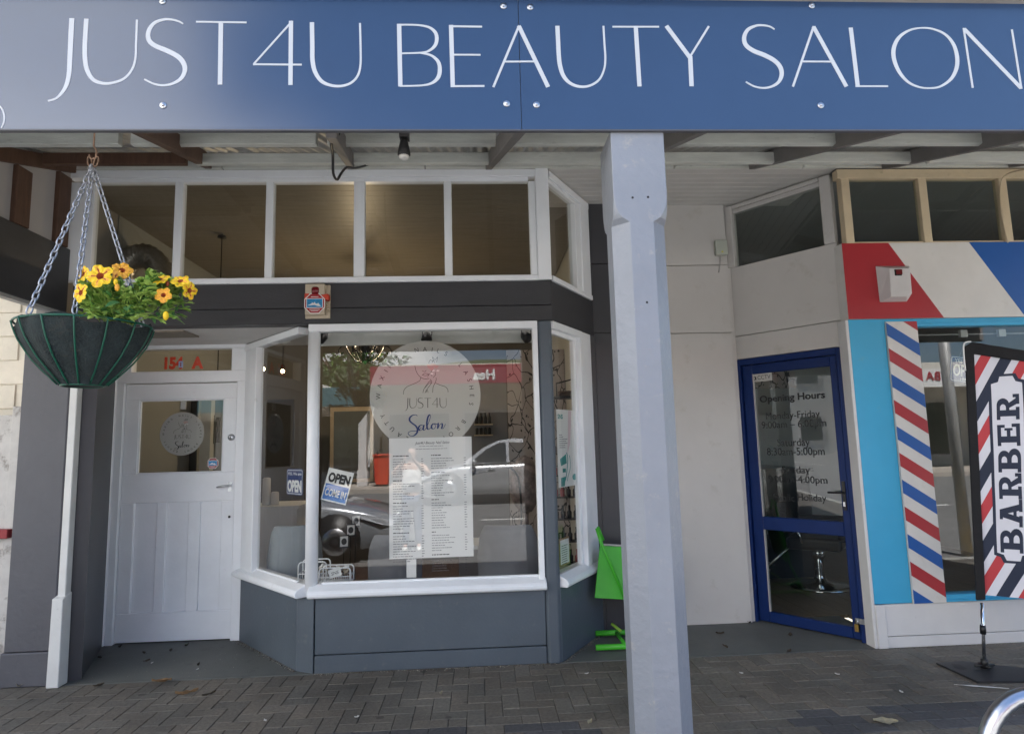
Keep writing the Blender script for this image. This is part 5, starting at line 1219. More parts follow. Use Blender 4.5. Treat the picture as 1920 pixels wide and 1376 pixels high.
# reception counter and things on it
s = MB(); p0, p1 = atY(490, 955, 6.6), atY(538, 940, 6.6); s.box(-2.35, p1.x+.1, 6.6, 7.2, 0, p0.z).box(-2.38, p1.x+.13, 6.57, 7.23, p0.z+.002, p0.z+.03)
tag(s.build('counter', M['white'], None), 'white reception counter at the left inside the salon', 'counter')
for x, y0, y1, w, lab in ((496,950,900,9,'tall clear jar on the reception counter'), (512,948,925,8,'short white tin on the reception counter')):
    a, b = atY(x, y0, 6.7), atY(x, y1, 6.7); r_ = .04; z0 = p0.z+.031
    s = MB(); s.lathe([(r_,0),(r_*1.05,.02),(r_,b.z-a.z),(r_*.6,b.z-a.z+.01)], (a.x,6.75,z0), 14); tag(s.build('jar', M['boxgrey'], None), lab, 'jar')
# dark wall panel and its neighbours
s = MB(); PB(s, 498, 748, 551, 875, 7.8, .05); tag(s.build('wall_screen', M['black'], None, bevel=.01), 'dark rectangular screen on the left inside the salon', 'screen')
s = MB(); PB(s, 618, 762, 700, 905, 8.6, .04); s.m(1); PB(s, 625, 770, 694, 898, 8.595, .004)
tag(s.build('mirror', [mat('pale_wood_frame', (.36,.30,.22), .5, .1, 9), mat('mirror_dark', (.10,.11,.11), .15, .1, 3)], None), 'wall mirror in a pale wooden frame at the back of the salon', 'mirror')
# the hall behind the white door: pale door case, flat dark panel painted as the unlit room beyond, white cupboard with small dark frames
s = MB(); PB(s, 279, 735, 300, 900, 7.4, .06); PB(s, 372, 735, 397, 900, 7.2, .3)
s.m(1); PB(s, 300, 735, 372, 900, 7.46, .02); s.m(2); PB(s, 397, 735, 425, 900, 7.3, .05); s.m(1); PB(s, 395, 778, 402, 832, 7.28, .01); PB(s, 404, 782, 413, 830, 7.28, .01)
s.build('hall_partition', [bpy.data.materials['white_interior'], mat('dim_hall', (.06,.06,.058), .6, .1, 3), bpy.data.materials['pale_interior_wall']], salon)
# floral wallpaper panel
fm = bpy.data.materials.new('branch_wallpaper'); fm.use_nodes = True
N, L = fm.node_tree.nodes, fm.node_tree.links
tc = N.new('ShaderNodeTexCoord'); mp = N.new('ShaderNodeMapping'); mp.inputs['Scale'].default_value = (1, 1, .62); mp.inputs['Rotation'].default_value = (0, .5, 0)
n1 = N.new('ShaderNodeTexNoise'); n1.inputs['Scale'].default_value = 4; mv = N.new('ShaderNodeVectorMath'); mv.operation = 'MULTIPLY_ADD'; mv.inputs[1].default_value = (.25,.25,.25)
vo = N.new('ShaderNodeTexVoronoi'); vo.feature = 'DISTANCE_TO_EDGE'; vo.inputs['Scale'].default_value = 6.5
v2 = N.new('ShaderNodeTexVoronoi'); v2.inputs['Scale'].default_value = 17
r1 = N.new('ShaderNodeMapRange'); r1.inputs['From Min'].default_value = .015; r1.inputs['From Max'].default_value = .03
r2 = N.new('ShaderNodeMapRange'); r2.inputs['From Min'].default_value = .16; r2.inputs['From Max'].default_value = .2
mi = N.new('ShaderNodeMath'); mi.operation = 'MINIMUM'; mx = N.new('ShaderNodeMix'); mx.data_type = 'RGBA'; mx.inputs['A'].default_value = (.02,.018,.018,1); mx.inputs['B'].default_value = (.46,.41,.39,1)
L.new(tc.outputs['Object'], mp.inputs['Vector']); L.new(mp.outputs['Vector'], n1.inputs['Vector']); L.new(n1.outputs['Color'], mv.inputs[0]); L.new(mp.outputs['Vector'], mv.inputs[2])
for v_ in (vo, v2): L.new(mv.outputs['Vector'], v_.inputs['Vector'])
L.new(vo.outputs['Distance'], r1.inputs['Value']); L.new(v2.outputs['Distance'], r2.inputs['Value']); L.new(r1.outputs['Result'], mi.inputs[0]); L.new(r2.outputs['Result'], mi.inputs[1])
L.new(mi.outputs[0], mx.inputs['Factor']); L.new(mx.outputs['Result'], N['Principled BSDF'].inputs['Base Color'])
s = MB(); a, b = atY(958, 1000, 7.6), atY(958, 700, 7.6); s.box(a.x, 1.05, 7.6, 7.64, 0, 2.75)
s.build('wallpaper_panel', fm, salon)
s = MB(); s.box(a.x-.62, a.x-.01, 7.62, 7.68, 0, 2.55); s.build('grey_alcove', mat('alcove_grey', (.20,.20,.21), .6, .05, 3), salon)
# shelf with bottles on the back wall
sh = thing('bottle_shelf', 'small shelves of bottles behind the round sign', 'shelf', (atY(905,800,7.55).x, 7.58, 1.3))
for y in (795, 815): 
    s = MB(); p = atY(905, y, 7.55); s.box(p.x-.10, p.x+.12, 7.45, 7.62, p.z-.012, p.z); s.build('board', M['oldcream'], sh)
s = MB(); p = atY(905, 795, 7.55); pz = atY(905, 815, 7.55)
for k in range(4): s.lathe([(.022,0),(.022,.08),(.010,.10),(.010,.13)], (p.x-.07+k*.05, 7.53, p.z+.001), 8); s.lathe([(.02,0),(.02,.07),(.008,.085)], (p.x-.07+k*.05, 7.53, pz.z+.001), 8)
s.build('bottles', M['black'], sh)
# polish racks in the side window
rk = thing('polish_rack', 'black wire rack of dark bottles and red lids inside the side window', 'rack', (1.0, 5.95, .5))
s = MB(); xs = (.62, 1.02)
for x in xs: s.tube([(x,5.95,.0),(x,5.95,1.75)], .008, 6)
for k in range(7): s.box(.60, 1.04, 5.90, 6.04, .30+k*.2, .31+k*.2)
s.build('frame', M['black'], rk)
s = MB(); s2_ = MB()
for k in range(7):
    for i in range(7):
        x = .64+i*.06; (s.m(rn.choice((0,0,0,1,2)))).lathe([(.021,0),(.022,.06),(.010,.075),(.010,.12)], (x, 5.96, .311+k*.2), 8)
s.build('polish_bottles', [M['black'], M['red'], M['boxgrey']], rk)
ws = thing('wall_shelf', 'black wire bracket shelf with folded towels in the upper side window', 'shelf', (.9, 6.1, 1.9))
a, b = atY(1043, 745, 6.0), atY(1075, 705, 6.0)
s = MB(); s.box(a.x-.02, 1.05, 5.95, 6.12, a.z-.012, a.z+.008); s.tube([(a.x,5.96,a.z),(a.x,5.96,a.z+.13),(1.04,5.96,b.z),(1.04,5.96,a.z)], .008, 6); s.build('frame', M['black'], ws)
s = MB(); s.box(a.x+.02, a.x+.16, 5.98, 6.08, a.z+.01, a.z+.035).box(a.x+.025, a.x+.155, 5.985, 6.08, a.z+.037, a.z+.06); s.build('towels', mat('brown_towel', (.16,.11,.08), .9, .1, 20), ws, bevel=.006)
# chandelier
cp = atY(685, 660, 7.0); ch = thing('chandelier', 'black wrought iron chandelier with curled arms', 'chandelier', (cp.x, 7.0, cp.z))
s = MB(); s.tube([(cp.x,7,3.83),(cp.x,7,cp.z+.12)], .008, 6); s.lathe([(.01,.14),(.035,.10),(.05,.05),(.03,-.02),(.05,-.06),(.02,-.12),(.004,-.14)], (cp.x,7,cp.z), 12)
s.build('stem', M['blacksteel'], ch)
for k in range(6):
    a = k*PI/3+.2; e = Vector((math.cos(a), math.sin(a), 0)); c = Vector((cp.x,7,cp.z))
    s = MB(); s.tube(smooth_path([c+Vector((0,0,-.05)), c+e*.08+Vector((0,0,-.11)), c+e*.17+Vector((0,0,-.02)), c+e*.22+Vector((0,0,.07)), c+e*.28+Vector((0,0,.03)), c+e*.27+Vector((0,0,-.03)), c+e*.235+Vector((0,0,-.005))], 5), .008, 6)
    s.tube(smooth_path([c+Vector((0,0,.08)), c+e*.07+Vector((0,0,.14)), c+e*.13+Vector((0,0,.06)), c+e*.05+Vector((0,0,-.02))], 4), .006, 6)
    s.lathe([(.012,0),(.028,.006),(.030,.012),(.014,.016),(.014,.05)], c+e*.235+Vector((0,0,.07)), 10); s.build('arm', M['blacksteel'], ch)
# clamp spotlights and a bulb holder under the window head
for x, y, lab, dx in ((604,628,'small black clamp spotlight at the upper left of the front window',-1), (800,628,'black clamp spotlight behind the top of the round sign',0), (986,627,'small black clamp spotlight at the upper right of the front window',1)):
    p = atY(x, y, 5.05); t = thing('spotlight', lab, 'lamp', p, 'clamp spotlights in the front window')
    s = MB(); s.tube(smooth_path([p+Vector((.0,0,.06)), p+Vector((.035,0,.05)), p+Vector((.04,0,.0)), p+Vector((.0,0,-.03))], 4), .006, 6); s.tube(smooth_path([p+Vector((.0,0,.06)), p+Vector((-.03,0,.05)), p+Vector((-.03,0,.0)), p+Vector((.0,0,-.03))], 4), .004, 6); s.build('bracket', M['black'], t)
    s = MB(); s.lathe([(.018,-.05),(.038,-.02),(.044,.03),(.040,.034)], p+Vector((0,0,-.02)), 14, (dx*.5, -.5, -.6)); s.build('head', M['blacksteel'], t)
p = atY(522, 641, 5.35); lf = thing('bulb_holder', 'white batten bulb holder above the narrow angled pane', 'lamp', p)
s = MB(); s.lathe([(.03,0),(.03,.07),(.024,.075)], p+Vector((-.06,0,.01)), 14, (1,0,0)); s.build('holder', M['card'], lf)
s = MB(); s.lathe([(.012,.075),(.03,.10),(.034,.13),(.02,.16),(.004,.165)], p+Vector((-.06,0,.01)), 14, (1,0,0)); s.build('bulb', bpy.data.materials['frosted_bulb'], lf)
# lit ceiling spots (the only lamps that are on)
warm = glow('lit_lamp', (1,.72,.38), 9)
for x, y, Y in ((493,692,7.6), (530,696,8.4)):
    p = atY(x, y, Y); t = thing('lit_spotlight', 'small glowing warm spotlight inside the salon, %s' % ('nearest the door' if x < 500 else 'further from the door'), 'lamp', p)
    s = MB(); s.ball(p, .024, 10); s.build('bulb', warm, t); s = MB(); s.lathe([(.03,.02),(.035,.06),(.01,.10)], p, 12); s.tube([p+Vector((0,0,.1)), (p.x,p.y,3.83)], .006, 6); s.build('fitting', M['blacksteel'], t)
def warm_lamp(name, label, p, e):
    t = thing(name, label, 'lamp', p); s = MB(); s.ball(p, .05, 12); s.build('bulb', warm, t); s = MB(); s.tube([Vector(p)+Vector((0,0,.05)), (p[0],p[1],3.83)], .006, 6); s.build('cord', M['blacksteel'], t)
    l = bpy.data.lights.new(name, 'POINT'); l.energy = e; l.color = (1,.76,.48); l.shadow_soft_size = .05
    o = bpy.data.objects.new('lamp_light', l); col.objects.link(o); o.parent = t; o.location = (0,0,-.09)
warm_lamp('pendant_lamp', 'warm pendant bulb hanging deep inside the salon behind the fascia', (-1.35, 7.3, 2.99), 5.5)
# black pendant cord seen through the second transom, silver duct in the first
s = MB(); a = atY(417, 421, 6.4); s.tube([(a.x,6.4,3.83),(a.x,6.4,2.4)], .005, 6); s.lathe([(.045,0),(.04,.02),(.01,.03)], (a.x,6.4,3.79), 12); tag(s.build('ceiling_cable', M['black'], None), 'thin dark cable hanging from the ceiling behind the second transom pane', 'cable')
s = MB(); dp = [atY(x, y, 6.0) for x, y in ((222,560),(232,505),(258,480),(290,490),(308,530),(318,580))]
P = smooth_path([Vector(p) for p in dp], 10); s.tube(P, [.11+.012*math.sin(i*PI*.9) for i in range(len(P))], 16)
tag(s.build('air_duct', mat('dull_foil_duct', (.35,.34,.31), .35, .2, 20, metal=.8), None), 'silver flexible air duct curving behind the first transom pane', 'duct')
s = MB(); F6 = face(8.2)
q = [F6.hit(*p) for p in ((386,484),(430,522),(428,528),(386,495))]
s.prism(F6, q, 0, .03)
for x in (389, 397, 405, 413, 421): a = F6.hit(x, 528); b = F6.hit(x+4, 492+(x-386)*.82); s.fb(F6, a[0], b[0], a[1], b[1], 0, .02)
tag(s.build('stair_rail', mat('cream_balustrade', (.62,.58,.44), .5, .05, 5), None), 'cream stair balustrade seen through the second transom pane', 'balustrade')
# wire baskets with odds and ends on the sill
def wire_basket(label, x0, x1, yb, yt, Y, tagtext=None):
    a, b = atY(x0, yb, Y), atY(x1, yt, Y); t = thing('wire_basket', label, 'basket', ((a.x+b.x)/2, Y+.06, a.z))
    s = MB(); r = .03; z0, z1 = a.z, b.z
    for y in (Y, Y+.13):
        P = [(a.x,y,z0),(a.x,y,z1-r)]+[(a.x+r-r*math.cos(k*PI/8),y,z1-r+r*math.sin(k*PI/8)) for k in range(1,5)]+[(b.x-r+r*math.sin(k*PI/8),y,z1-r+r*math.cos(k*PI/8)) for k in range(1,5)]+[(b.x,y,z0)]
        s.tube(P, .0055, 8)
    zz = z0+(z1-z0)*.42
    for y in (Y, Y+.13):
        s.tube([(a.x,y,zz),(b.x,y,zz)], .003, 6); s.tube([(a.x,y,z0),(b.x,y,z0)], .003, 6)
        n = int((b.x-a.x)/.016)
        for k in range(1, n): x = a.x+(b.x-a.x)*k/n; s.tube([(x,y,z0),(x,y,zz)], .0016, 4)
    for x in (a.x, b.x):
        s.tube([(x,Y,zz),(x,Y+.13,zz)], .003, 6); s.tube([(x,Y,z0),(x,Y+.13,z0)], .003, 6)
    s.box(a.x, b.x, Y, Y+.13, z0-.003, z0); s.build('frame', M['white'], t)
    s = MB()
    for k in range(12): p = Vector((rn.uniform(a.x+.03,b.x-.03), Y+rn.uniform(.03,.1), z0+.03+rn.uniform(0,.06))); s.m(rn.choice((0,1,2))).tube([p, p+Vector((rn.uniform(-.06,.06), rn.uniform(-.03,.03), rn.uniform(0,.05)))], rn.uniform(.006,.014), 6)
    s.build('contents', [M['boxcream'], M['inkgrey'], M['card']], t)
    if tagtext:
        F = Frame((a.x+(b.x-a.x)*.36, Y-.012, zz-.012), (1,0,.28), (-.28,0,1)); w, h = (b.x-a.x)*.40, (b.x-a.x)*.27
        s = MB().m(0).fb(F, 0, w, 0, h, -.001, 0).m(1).text(F, tagtext, w/2, h*.3, h*.36, 0, .0005, shear=.2); s.build('tag', [M['card'], M['ink']], t)
wire_basket('white wire basket partly behind the corner mullion', 559, 612, 1092, 1052, 5.12)
wire_basket('white wire basket with a paper tag at the left of the front window', 598, 657, 1094, 1063, 5.0, 'SNS')
# pictures leaning in a row on the floor
for i, (x, y) in enumerate(((655,990),(645,1008),(632,1030))):
    p = atY(x, y, 6.2-.15*i); F = Frame((p.x,p.y,0), (1,.4,0), (0,.1,1)); s = MB(); v = p.z
    s.m(0).fb(F, 0, .09, v, v+.12, -.01, 0).m(1).fb(F, .01, .08, v+.015, v+.105, 0, .001).m(0).prism(F, [(.045+.025*math.cos(k*PI/6), v+.06+.03*math.sin(k*PI/6)) for k in range(12)], .001, .002)
    s.m(0).tube([F.p(.045,v,-.004), (p.x+.045,p.y,0)], .004, 5)
    tag(s.build('sample_card', [M['black'], M['card']], None), 'black and white sample card on a stand inside the window, %s' % ('farthest back of the row', 'middle of the row', 'nearest the glass')[i], 'card')
# a plastic-wrapped dryer chair at right
s = MB(); s.smooth = True; p = atY(985, 930, 6.6); s.ball((p.x,6.6,p.z+.12), .2, 14, (.8,.7,1.5)); s.tube([(p.x,6.6,p.z-.1),(p.x,6.6,0)], .03, 8)
tag(s.build('dress_form', mat('patterned_wrap', (.25,.20,.19), .5, .6, 14), None), 'upright form in patterned wrap at the right of the front window', 'display form')

# ================================================================== BARBER DOOR, WINDOW AND INSIDE
OF = Frame(BW.p(0,0,-.036), BW.u); oh = thing('opening_hours', 'black opening hours lettering on the glass of the navy door', 'lettering', BW.p(.55,1.2,-.036))
def ln(t, x0, x1, y0, y1, bold=0):
    a = OF.hit(x0, (y0+y1)/2); b = OF.hit(x1, (y0+y1)/2); c_ = OF.hit((x0+x1)/2, y1); d_ = OF.hit((x0+x1)/2, y0)
    MB().text(OF, t, (a[0]+b[0])/2, c_[1], d_[1]-c_[1], 0, .0008, bold=bold, width=b[0]-a[0]).build('text_line', M['ink'], oh)
ln('Opening Hours', 1424, 1547, 737, 750, .025); ln('Monday-Friday', 1436, 1537, 771, 784); ln('9:00am – 6:00pm', 1428, 1549, 788, 801)
ln('Saturday', 1457, 1518, 822, 836); ln('8:30am-5:00pm', 1438, 1546, 839, 853); ln('Sunday', 1466, 1518, 874, 887); ln('9:00am-4:00pm', 1440, 1551, 892, 905); ln('Public', 1450, 1490, 926, 939); ln('Holiday', 1495, 1549, 926, 939)
s = MB(); q = [OF.hit(*p) for p in ((1407,702),(1447,700),(1447,716),(1407,717))]; s.m(0).fb(OF, q[0][0], q[1][0], q[3][1], q[0][1], -.001, .001)
w, h = q[1][0]-q[0][0], q[0][1]-q[3][1]; s.m(1).text(OF, 'CCTV', q[0][0]+w*.63, q[3][1]+h*.25, h*.5, .001, .0006, width=w*.6); s.fb(OF, q[0][0]+w*.06, q[0][0]+w*.27, q[3][1]+h*.25, q[3][1]+h*.65, .001, .0014)
s.m(0).prism(OF, [(q[0][0]+w*.165+h*.13*math.cos(k*PI/5), q[3][1]+h*.45+h*.13*math.sin(k*PI/5)) for k in range(10)], .0014, .0018)
tag(s.build('cctv_sticker', [M['disc'], M['ink']], None), 'small pale CCTV sticker in the top left corner of the navy door glass', 'sticker')
# hanging YES OPEN sign in the barber window
O3 = face(5.0); tl, tr, bl = Vector(O3.hit(1788,667)), Vector(O3.hit(1825,672)), Vector(O3.hit(1781,714)); o = O3.p(*bl); TF = Frame(o, O3.p(*tr)-O3.p(*tl), O3.p(*tl)-o); TF.v = (TF.v-TF.u*TF.v.dot(TF.u)).normalized(); TF.n = TF.u.cross(TF.v)
h = (tl-bl).length; w = h*1.15
s = MB().m(0).prism(TF, rrect(0,w,0,h,.02), -.003, 0).m(1).prism(TF, rrect(.007,w-.007,.007,h-.007,.016), 0, .0005).m(0).prism(TF, rrect(.012,w-.012,.012,h-.012,.013), .0005, .001)
s.m(1).text(TF, 'YES', w*.14, h*.76, h*.14, .001, .0006, align='L', bold=.01); s.text(TF, 'OPEN', w*.10, h*.24, h*.46, .001, .0006, align='L', bold=.02, width=w*.80); s.text(TF, 'HERE', w*.36, h*.08, h*.09, .001, .0006, align='L')
tag(s.build('open_sign', [M['signblue'], M['card']], None), 'slate blue hanging sign with YES and OPEN partly behind the barber flag', 'sign')
s = MB(); s.tube([TF.p(w*.3,h,-.002), TF.p(w*.55,h+.17,-.002), TF.p(w*.8,h,-.002)], .0012, 4); s.tube([(3.5,5.05,2.43),(6.5,5.05,2.43)], .006, 6)
for x in (1679, 1808, 1880): p = atY(x, 625, 5.0); s.box(p.x-.03, p.x+.03, 5.0, 5.03, 2.40, 2.46)
tag(s.build('curtain_rail', M['boxgrey'], None), 'thin pale rail with clips along the top of the barber window', 'rail')
def barber_chair(c, rot, label):
    t = thing('barber_chair', label, 'barber chair', c, 'black barber chairs'); R = Matrix.Rotation(rot, 3, 'Z'); c = Vector(c)
    def T(mb):
        mb.v = [c+(R @ q) for q in mb.v]; return mb
    T(MB().lathe([(.30,0),(.30,.015),(.26,.035),(.07,.06),(.055,.10)], (0,0,.007), 24)).build('base', M['chrome'], t)
    T(MB().lathe([(.05,.06),(.05,.30),(.075,.33),(.075,.42)], (0,0,0), 14)).build('column', M['chrome'], t)
    T(MB().box(-.27,.27,-.27,.27,.42,.55)).build('seat', M['black'], t, bevel=.04, seg=3)
    s = MB(); s.hexa([(-.26,.22,.52),(.26,.22,.52),(.26,.33,.52),(-.26,.33,.52),(-.24,.36,1.02),(.24,.36,1.02),(.24,.46,1.02),(-.24,.46,1.02)]); T(s).build('backrest', M['black'], t, bevel=.04, seg=3)
    s = MB(); s.hexa([(-.12,.40,1.04),(.12,.40,1.04),(.12,.48,1.04),(-.12,.48,1.04),(-.12,.42,1.22),(.12,.42,1.22),(.12,.50,1.22),(-.12,.50,1.22)]); T(s).build('headrest', M['black'], t, bevel=.03, seg=3)
    for sx in (-1, 1): T(MB().box(sx*.30-.04, sx*.30+.04, -.22, .28, .66, .73)).build('armrest', M['black'], t, bevel=.02, seg=2)
    for sx in (-1, 1): T(MB().tube([(sx*.30,-.15,.66),(sx*.29,-.1,.5)], .014, 8)).build('arm_bracket', M['chrome'], t)
    s = MB(); s.tube([(-.16,-.25,.44),(-.16,-.50,.20),(-.16,-.62,.18)], .014, 8); s.tube([(.16,-.25,.44),(.16,-.50,.20),(.16,-.62,.18)], .014, 8); s.box(-.2,.2,-.66,-.46,.17,.19); T(s).build('footrest', M['chrome'], t)
p = atZ(1530, 1098, .02); barber_chair((p.x+.05, p.y, 0), -2.2, 'black padded barber chair with chrome base seen through the navy door')
barber_chair((3.6, 7.9, 0), -1.2, 'black barber chair standing farther back beyond the navy door')
s = MB(); p = atY(1440, 880, 7.6); s.box(1.72, p.x+.35, 7.3, 8.9, 0, p.z-.02).box(1.72, p.x+.38, 7.25, 8.9, p.z-.018, p.z+.02)
tag(s.build('counter', mat('black_counter', (.015,.015,.017), .3, .2, 5), None), 'low black counter along the left wall inside the barber shop', 'counter')
s = MB(); a = atY(1412, 728, 8.2); 
vp = thing('wall_picture', 'dark patterned picture high on the barber shop wall', 'picture', (3.0, 8.95, 2.4)); a, b = atY(1448, 728, 8.95), atY(1490, 702, 8.95)
s.box(a.x-.3, b.x, 8.94, 8.99, a.z, b.z+.05); s.build('canvas', fm, vp)
# ================================================================== THE STREET SEEN IN THE GLASS
GZ = .40
def vmir(x, y, Yr):                                        # place across the street that the front pane mirrors at this pixel
    a = atY(x, y, 2*4.885-Yr); return Vector((a.x, Yr, a.z))
def car(label, c, L_, W, H, heading, paint, estate=False, cat='car', grp=None):
    t = thing('parked_car', label, cat, c, grp); c = Vector(c); Rm = Matrix.Rotation(heading, 3, 'Z')
    T = lambda mb: (setattr(mb, 'v', [c+(Rm @ q) for q in mb.v]), mb)[1]
    hl = L_/2; belt = H*.60
    # stations front (+x) to back: x, hood/belt top z, half width
    st = [(hl, .52, W*.36, .30), (hl-.06, .64, W*.42, .22), (hl-.25, .74, W*.465, .20), (hl-.7, .84, W*.49, .18), (hl-1.15, .92, W*.5, .18), (hl-1.8, belt, W*.5, .18), (0, belt+.01, W*.5, .18), (-hl+1.2, belt+.04, W*.5, .18), (-hl+.5, belt+.05, W*.485, .20), (-hl+.12, belt+.0, W*.45, .26), (-hl, .62, W*.41, .32)]
    s = MB(); s.smooth = True; vs = []
    for x, z, w, b in st:
        half = [(w*.86, b), (w*.99, b+.10), (w*1.0, (b+z)*.52), (w*.985, z-.10), (w*.94, z-.015), (w*.72, z+.025), (0, z+.045)]
        ring = half+[(-y, zz) for y, zz in half[-2::-1]]; vs += [Vector((x, y, zz)) for y, zz in ring]
    n = 13; s.add(vs, [(i*n+j, (i+1)*n+j, (i+1)*n+j+1, i*n+j+1) for i in range(len(st)-1) for j in range(n-1)]+[tuple(range(n)), tuple(range((len(st)-1)*n, len(st)*n))[::-1]])
    s.m(0); T(s).build('body', paint, t, subsurf=1)
    # greenhouse: windscreen base, roof, rear
    xb, xr = -hl+(.25 if estate else .75), -hl+(.55 if estate else 1.35)
    prof = [(hl-1.2, .93), (hl-1.75, H*.86), (hl-2.15, H*.975), (0-.2, H), (xr, H*.965), (xb, belt+.05)]
    def side(k, off=0): return [Vector((x, k*(W*.475-(z-belt)*.30+off), z)) for x, z in prof]
    s = MB(); a, b = side(1), side(-1); s.m(1)
    for i in range(len(prof)-1):
        s.m(0 if i in (2, 3) or (i == 1) else 1).add([a[i], b[i], b[i+1], a[i+1]], [(0,1,2,3)])
    s.m(0).add(a, [tuple(range(6))]); s.add(b, [tuple(range(5,-1,-1))])
    T(s).build('cabin', [paint, M['carglass']], t, bevel=.05, seg=2)
    for k in (1, -1):
        def sp(x, z, o=.012): return Vector((x, k*(W*.475-(z-belt)*.30+o), z))
        for xs_ in (((hl-1.42,belt+.04),(hl-1.85,H*.84),(hl-2.15,H*.93),(.02,H*.94),(.02,belt+.04)), ((-.06,belt+.04),(-.06,H*.94),(xr+.05,H*.91),(xb+.35,belt+.08))):
            P = [sp(*q) for q in xs_]; s = MB(); s.add(P, [tuple(range(len(P))) if k < 0 else tuple(range(len(P)-1,-1,-1))]); T(s).build('side_window', M['carglass'], t)
        s = MB(); s.tube([Vector((.30,k*W*.507,belt-.13)), Vector((.48,k*W*.507,belt-.13))], .016, 6); s.tube([Vector((-.78,k*W*.507,belt-.11)), Vector((-.60,k*W*.507,belt-.11))], .016, 6); T(s).build('door_handle', M['chrome'], t)
        s = MB(); s.ball((hl-1.5, k*(W*.5+.10), belt+.06), .10, 10, (1,.9,.7)); T(s).build('mirror', paint, t)
        s = MB(); P = [(hl-.05,.60,.36),(hl-.18,.64,.42),(hl-.55,.74,.482),(hl-.62,.70,.492),(hl-.22,.56,.47),(hl-.06,.52,.40)]
        s.add([Vector((x+.02, k*(W*w+.012), z)) for x, z, w in P], [tuple(range(6)) if k > 0 else tuple(range(5,-1,-1))]); T(s).build('headlight', M['lamp'], t)
        for x in (hl-.88, -hl+.95):
            s = MB(); s.lathe([(.20,-.02),(.31,-.02),(.325,0),(.325,.19),(.31,.20),(.2,.20)], (x, k*(W*.5-.19) if k > 0 else -W*.5+.19, .325), 24, (0,k,0)); w = T(s).build('wheel', M['black'], t)
            s = MB(); s.lathe([(.21,.19),(.20,.205),(.06,.20),(.0,.205)], (x, k*(W*.5-.19), .325), 20, (0,k,0)); T(s).build('rim', M['steel'], w)
            s = MB(); s.lathe([(.385,.192),(.385,.196)], (x, k*(W*.5-.185), .36), 24, (0,k,0)); T(s).build('wheel_arch', M['black'], t)
    s = MB(); s.box(hl-.03, hl+.012, -W*.28, W*.28, .42, .56); s.m(1).box(hl+.013, hl+.02, -.18, .18, .34, .43); T(s).build('grille', [M['black'], M['card']], t)
    return t
M['carglass'] = mat('car_glass', (.02,.025,.025), .05, .1, 3, ior=1.6); M['lamp'] = mat('headlight_glass', (.55,.57,.6), .08, .1, 12, ior=1.6, coat=1)
pd = mat('dark_grey_car_paint', (.36,.38,.41), .22, .04, 3, metal=.35, coat=1); ps = mat('silver_car_paint', (.52,.53,.54), .28, .04, 3, metal=.5, coat=1); pg = mat('graphite_car_paint', (.16,.16,.17), .3, .04, 3, metal=.4, coat=1)
nose = vmir(738, 960, -.1); car('dark grey sedan parked at the near kerb, mirrored low in the front window', (nose.x-2.3, -1.0, -.11), 4.6, 1.78, 1.46, 0, pd)
fr = vmir(880, 870, -6.2); car('silver car on the far side of the road, mirrored behind the price list', (fr.x+.95, -7.1, .22), 4.7, 1.8, 1.55, PI, ps)
sv = vmir(638, 850, -12); car('graphite pickup facing the shop, mirrored at the upper left of the front window', (sv.x-.3, -15.5, GZ), 4.8, 1.9, 1.78, PI/2-.25, pg, True)
# shops opposite
def far_shop(x0, x1, Y, h, c, label, aw=None, awz=3.5, parapet=True, gable=False):
    t = thing('far_shop', label, 'shop building', ((x0+x1)/2, Y, GZ)); F = Frame((0,Y,0), (-1,0,0))        # faces the camera street
    s = MB(); s.box(x0+.01, x1-.01, Y-6, Y, GZ, h)
    if gable:
        xm = (x0+x1)/2; s.add([(x0,Y,h),(x1,Y,h),(xm,Y,h+1.5),(x0,Y-6,h),(x1,Y-6,h),(xm,Y-6,h+1.5)], [(0,2,1),(3,4,5),(0,3,5,2),(1,2,5,4)])
    s.build('wall', c, t)
    n = max(1, int((x1-x0)/2.4))
    for k in range(n):
        a = x0+(x1-x0)*(k+.08)/n; b = x0+(x1-x0)*(k+.92)/n
        f = MB().box(a, b, Y, Y+.05, GZ+.35, GZ+2.5).build('window_frame', M['boxgrey'], t); MB().box(a+.07, b-.07, Y+.04, Y+.055, GZ+.42, GZ+2.43).build('pane', M['carglass'], f)
        if h > 7: f = MB().box(a+.4, b-.4, Y, Y+.05, GZ+4.1, GZ+5.2).build('window_frame', M['boxgrey'], t); MB().box(a+.46, b-.46, Y+.04, Y+.055, GZ+4.16, GZ+5.14).build('pane', M['carglass'], f)
    if aw:
        s = MB(); s.box(x0+.02, x1-.02, Y, Y+2.6, awz+.1, awz+.2); s.build('awning_roof', M['galv'], t)
        s = MB(); s.box(x0+.02, x1-.02, Y+2.6, Y+2.68, awz-.12, awz+.5); s.build('awning_fascia', aw, t)
    return t
def opp(x, y, Y): return vmir(x, y, Y)
fY = -13.9
ha, hb = opp(693,700,-11.25).x, 7.5
mr_ = mat('maroon_fascia', (.27,.02,.045), .5, .05, 2)
zt = opp(928,683,-11.22).z; zb_ = opp(928,716,-11.22).z
fsa = far_shop(ha, hb, fY, 4.7, mat('far_cream', (.55,.50,.42), .8, .05, 2), 'cream shop across the road with a maroon awning, mirrored in the front window', mr_, (zt+zb_)/2-.20)
xH = opp(928,700,-11.2).x
F = Frame((0,-11.21,0), (-1,0,0)); s = MB(); s.text(F, 'Hea', -xH, zb_+.10, (zt-zb_)*.58, 0, .01, align='L', bold=.04)
s.build('lettering', M['card'], fsa)
far_shop(opp(590,720,fY).x-7, ha-.3, fY, 3.4, mat('far_white', (.68,.67,.64), .8, .05, 2), 'low white gabled shop across the road with a teal awning', mat('teal_fascia', (.06,.16,.19), .5, .05, 2), opp(620,755,-11.2).z, gable=True)
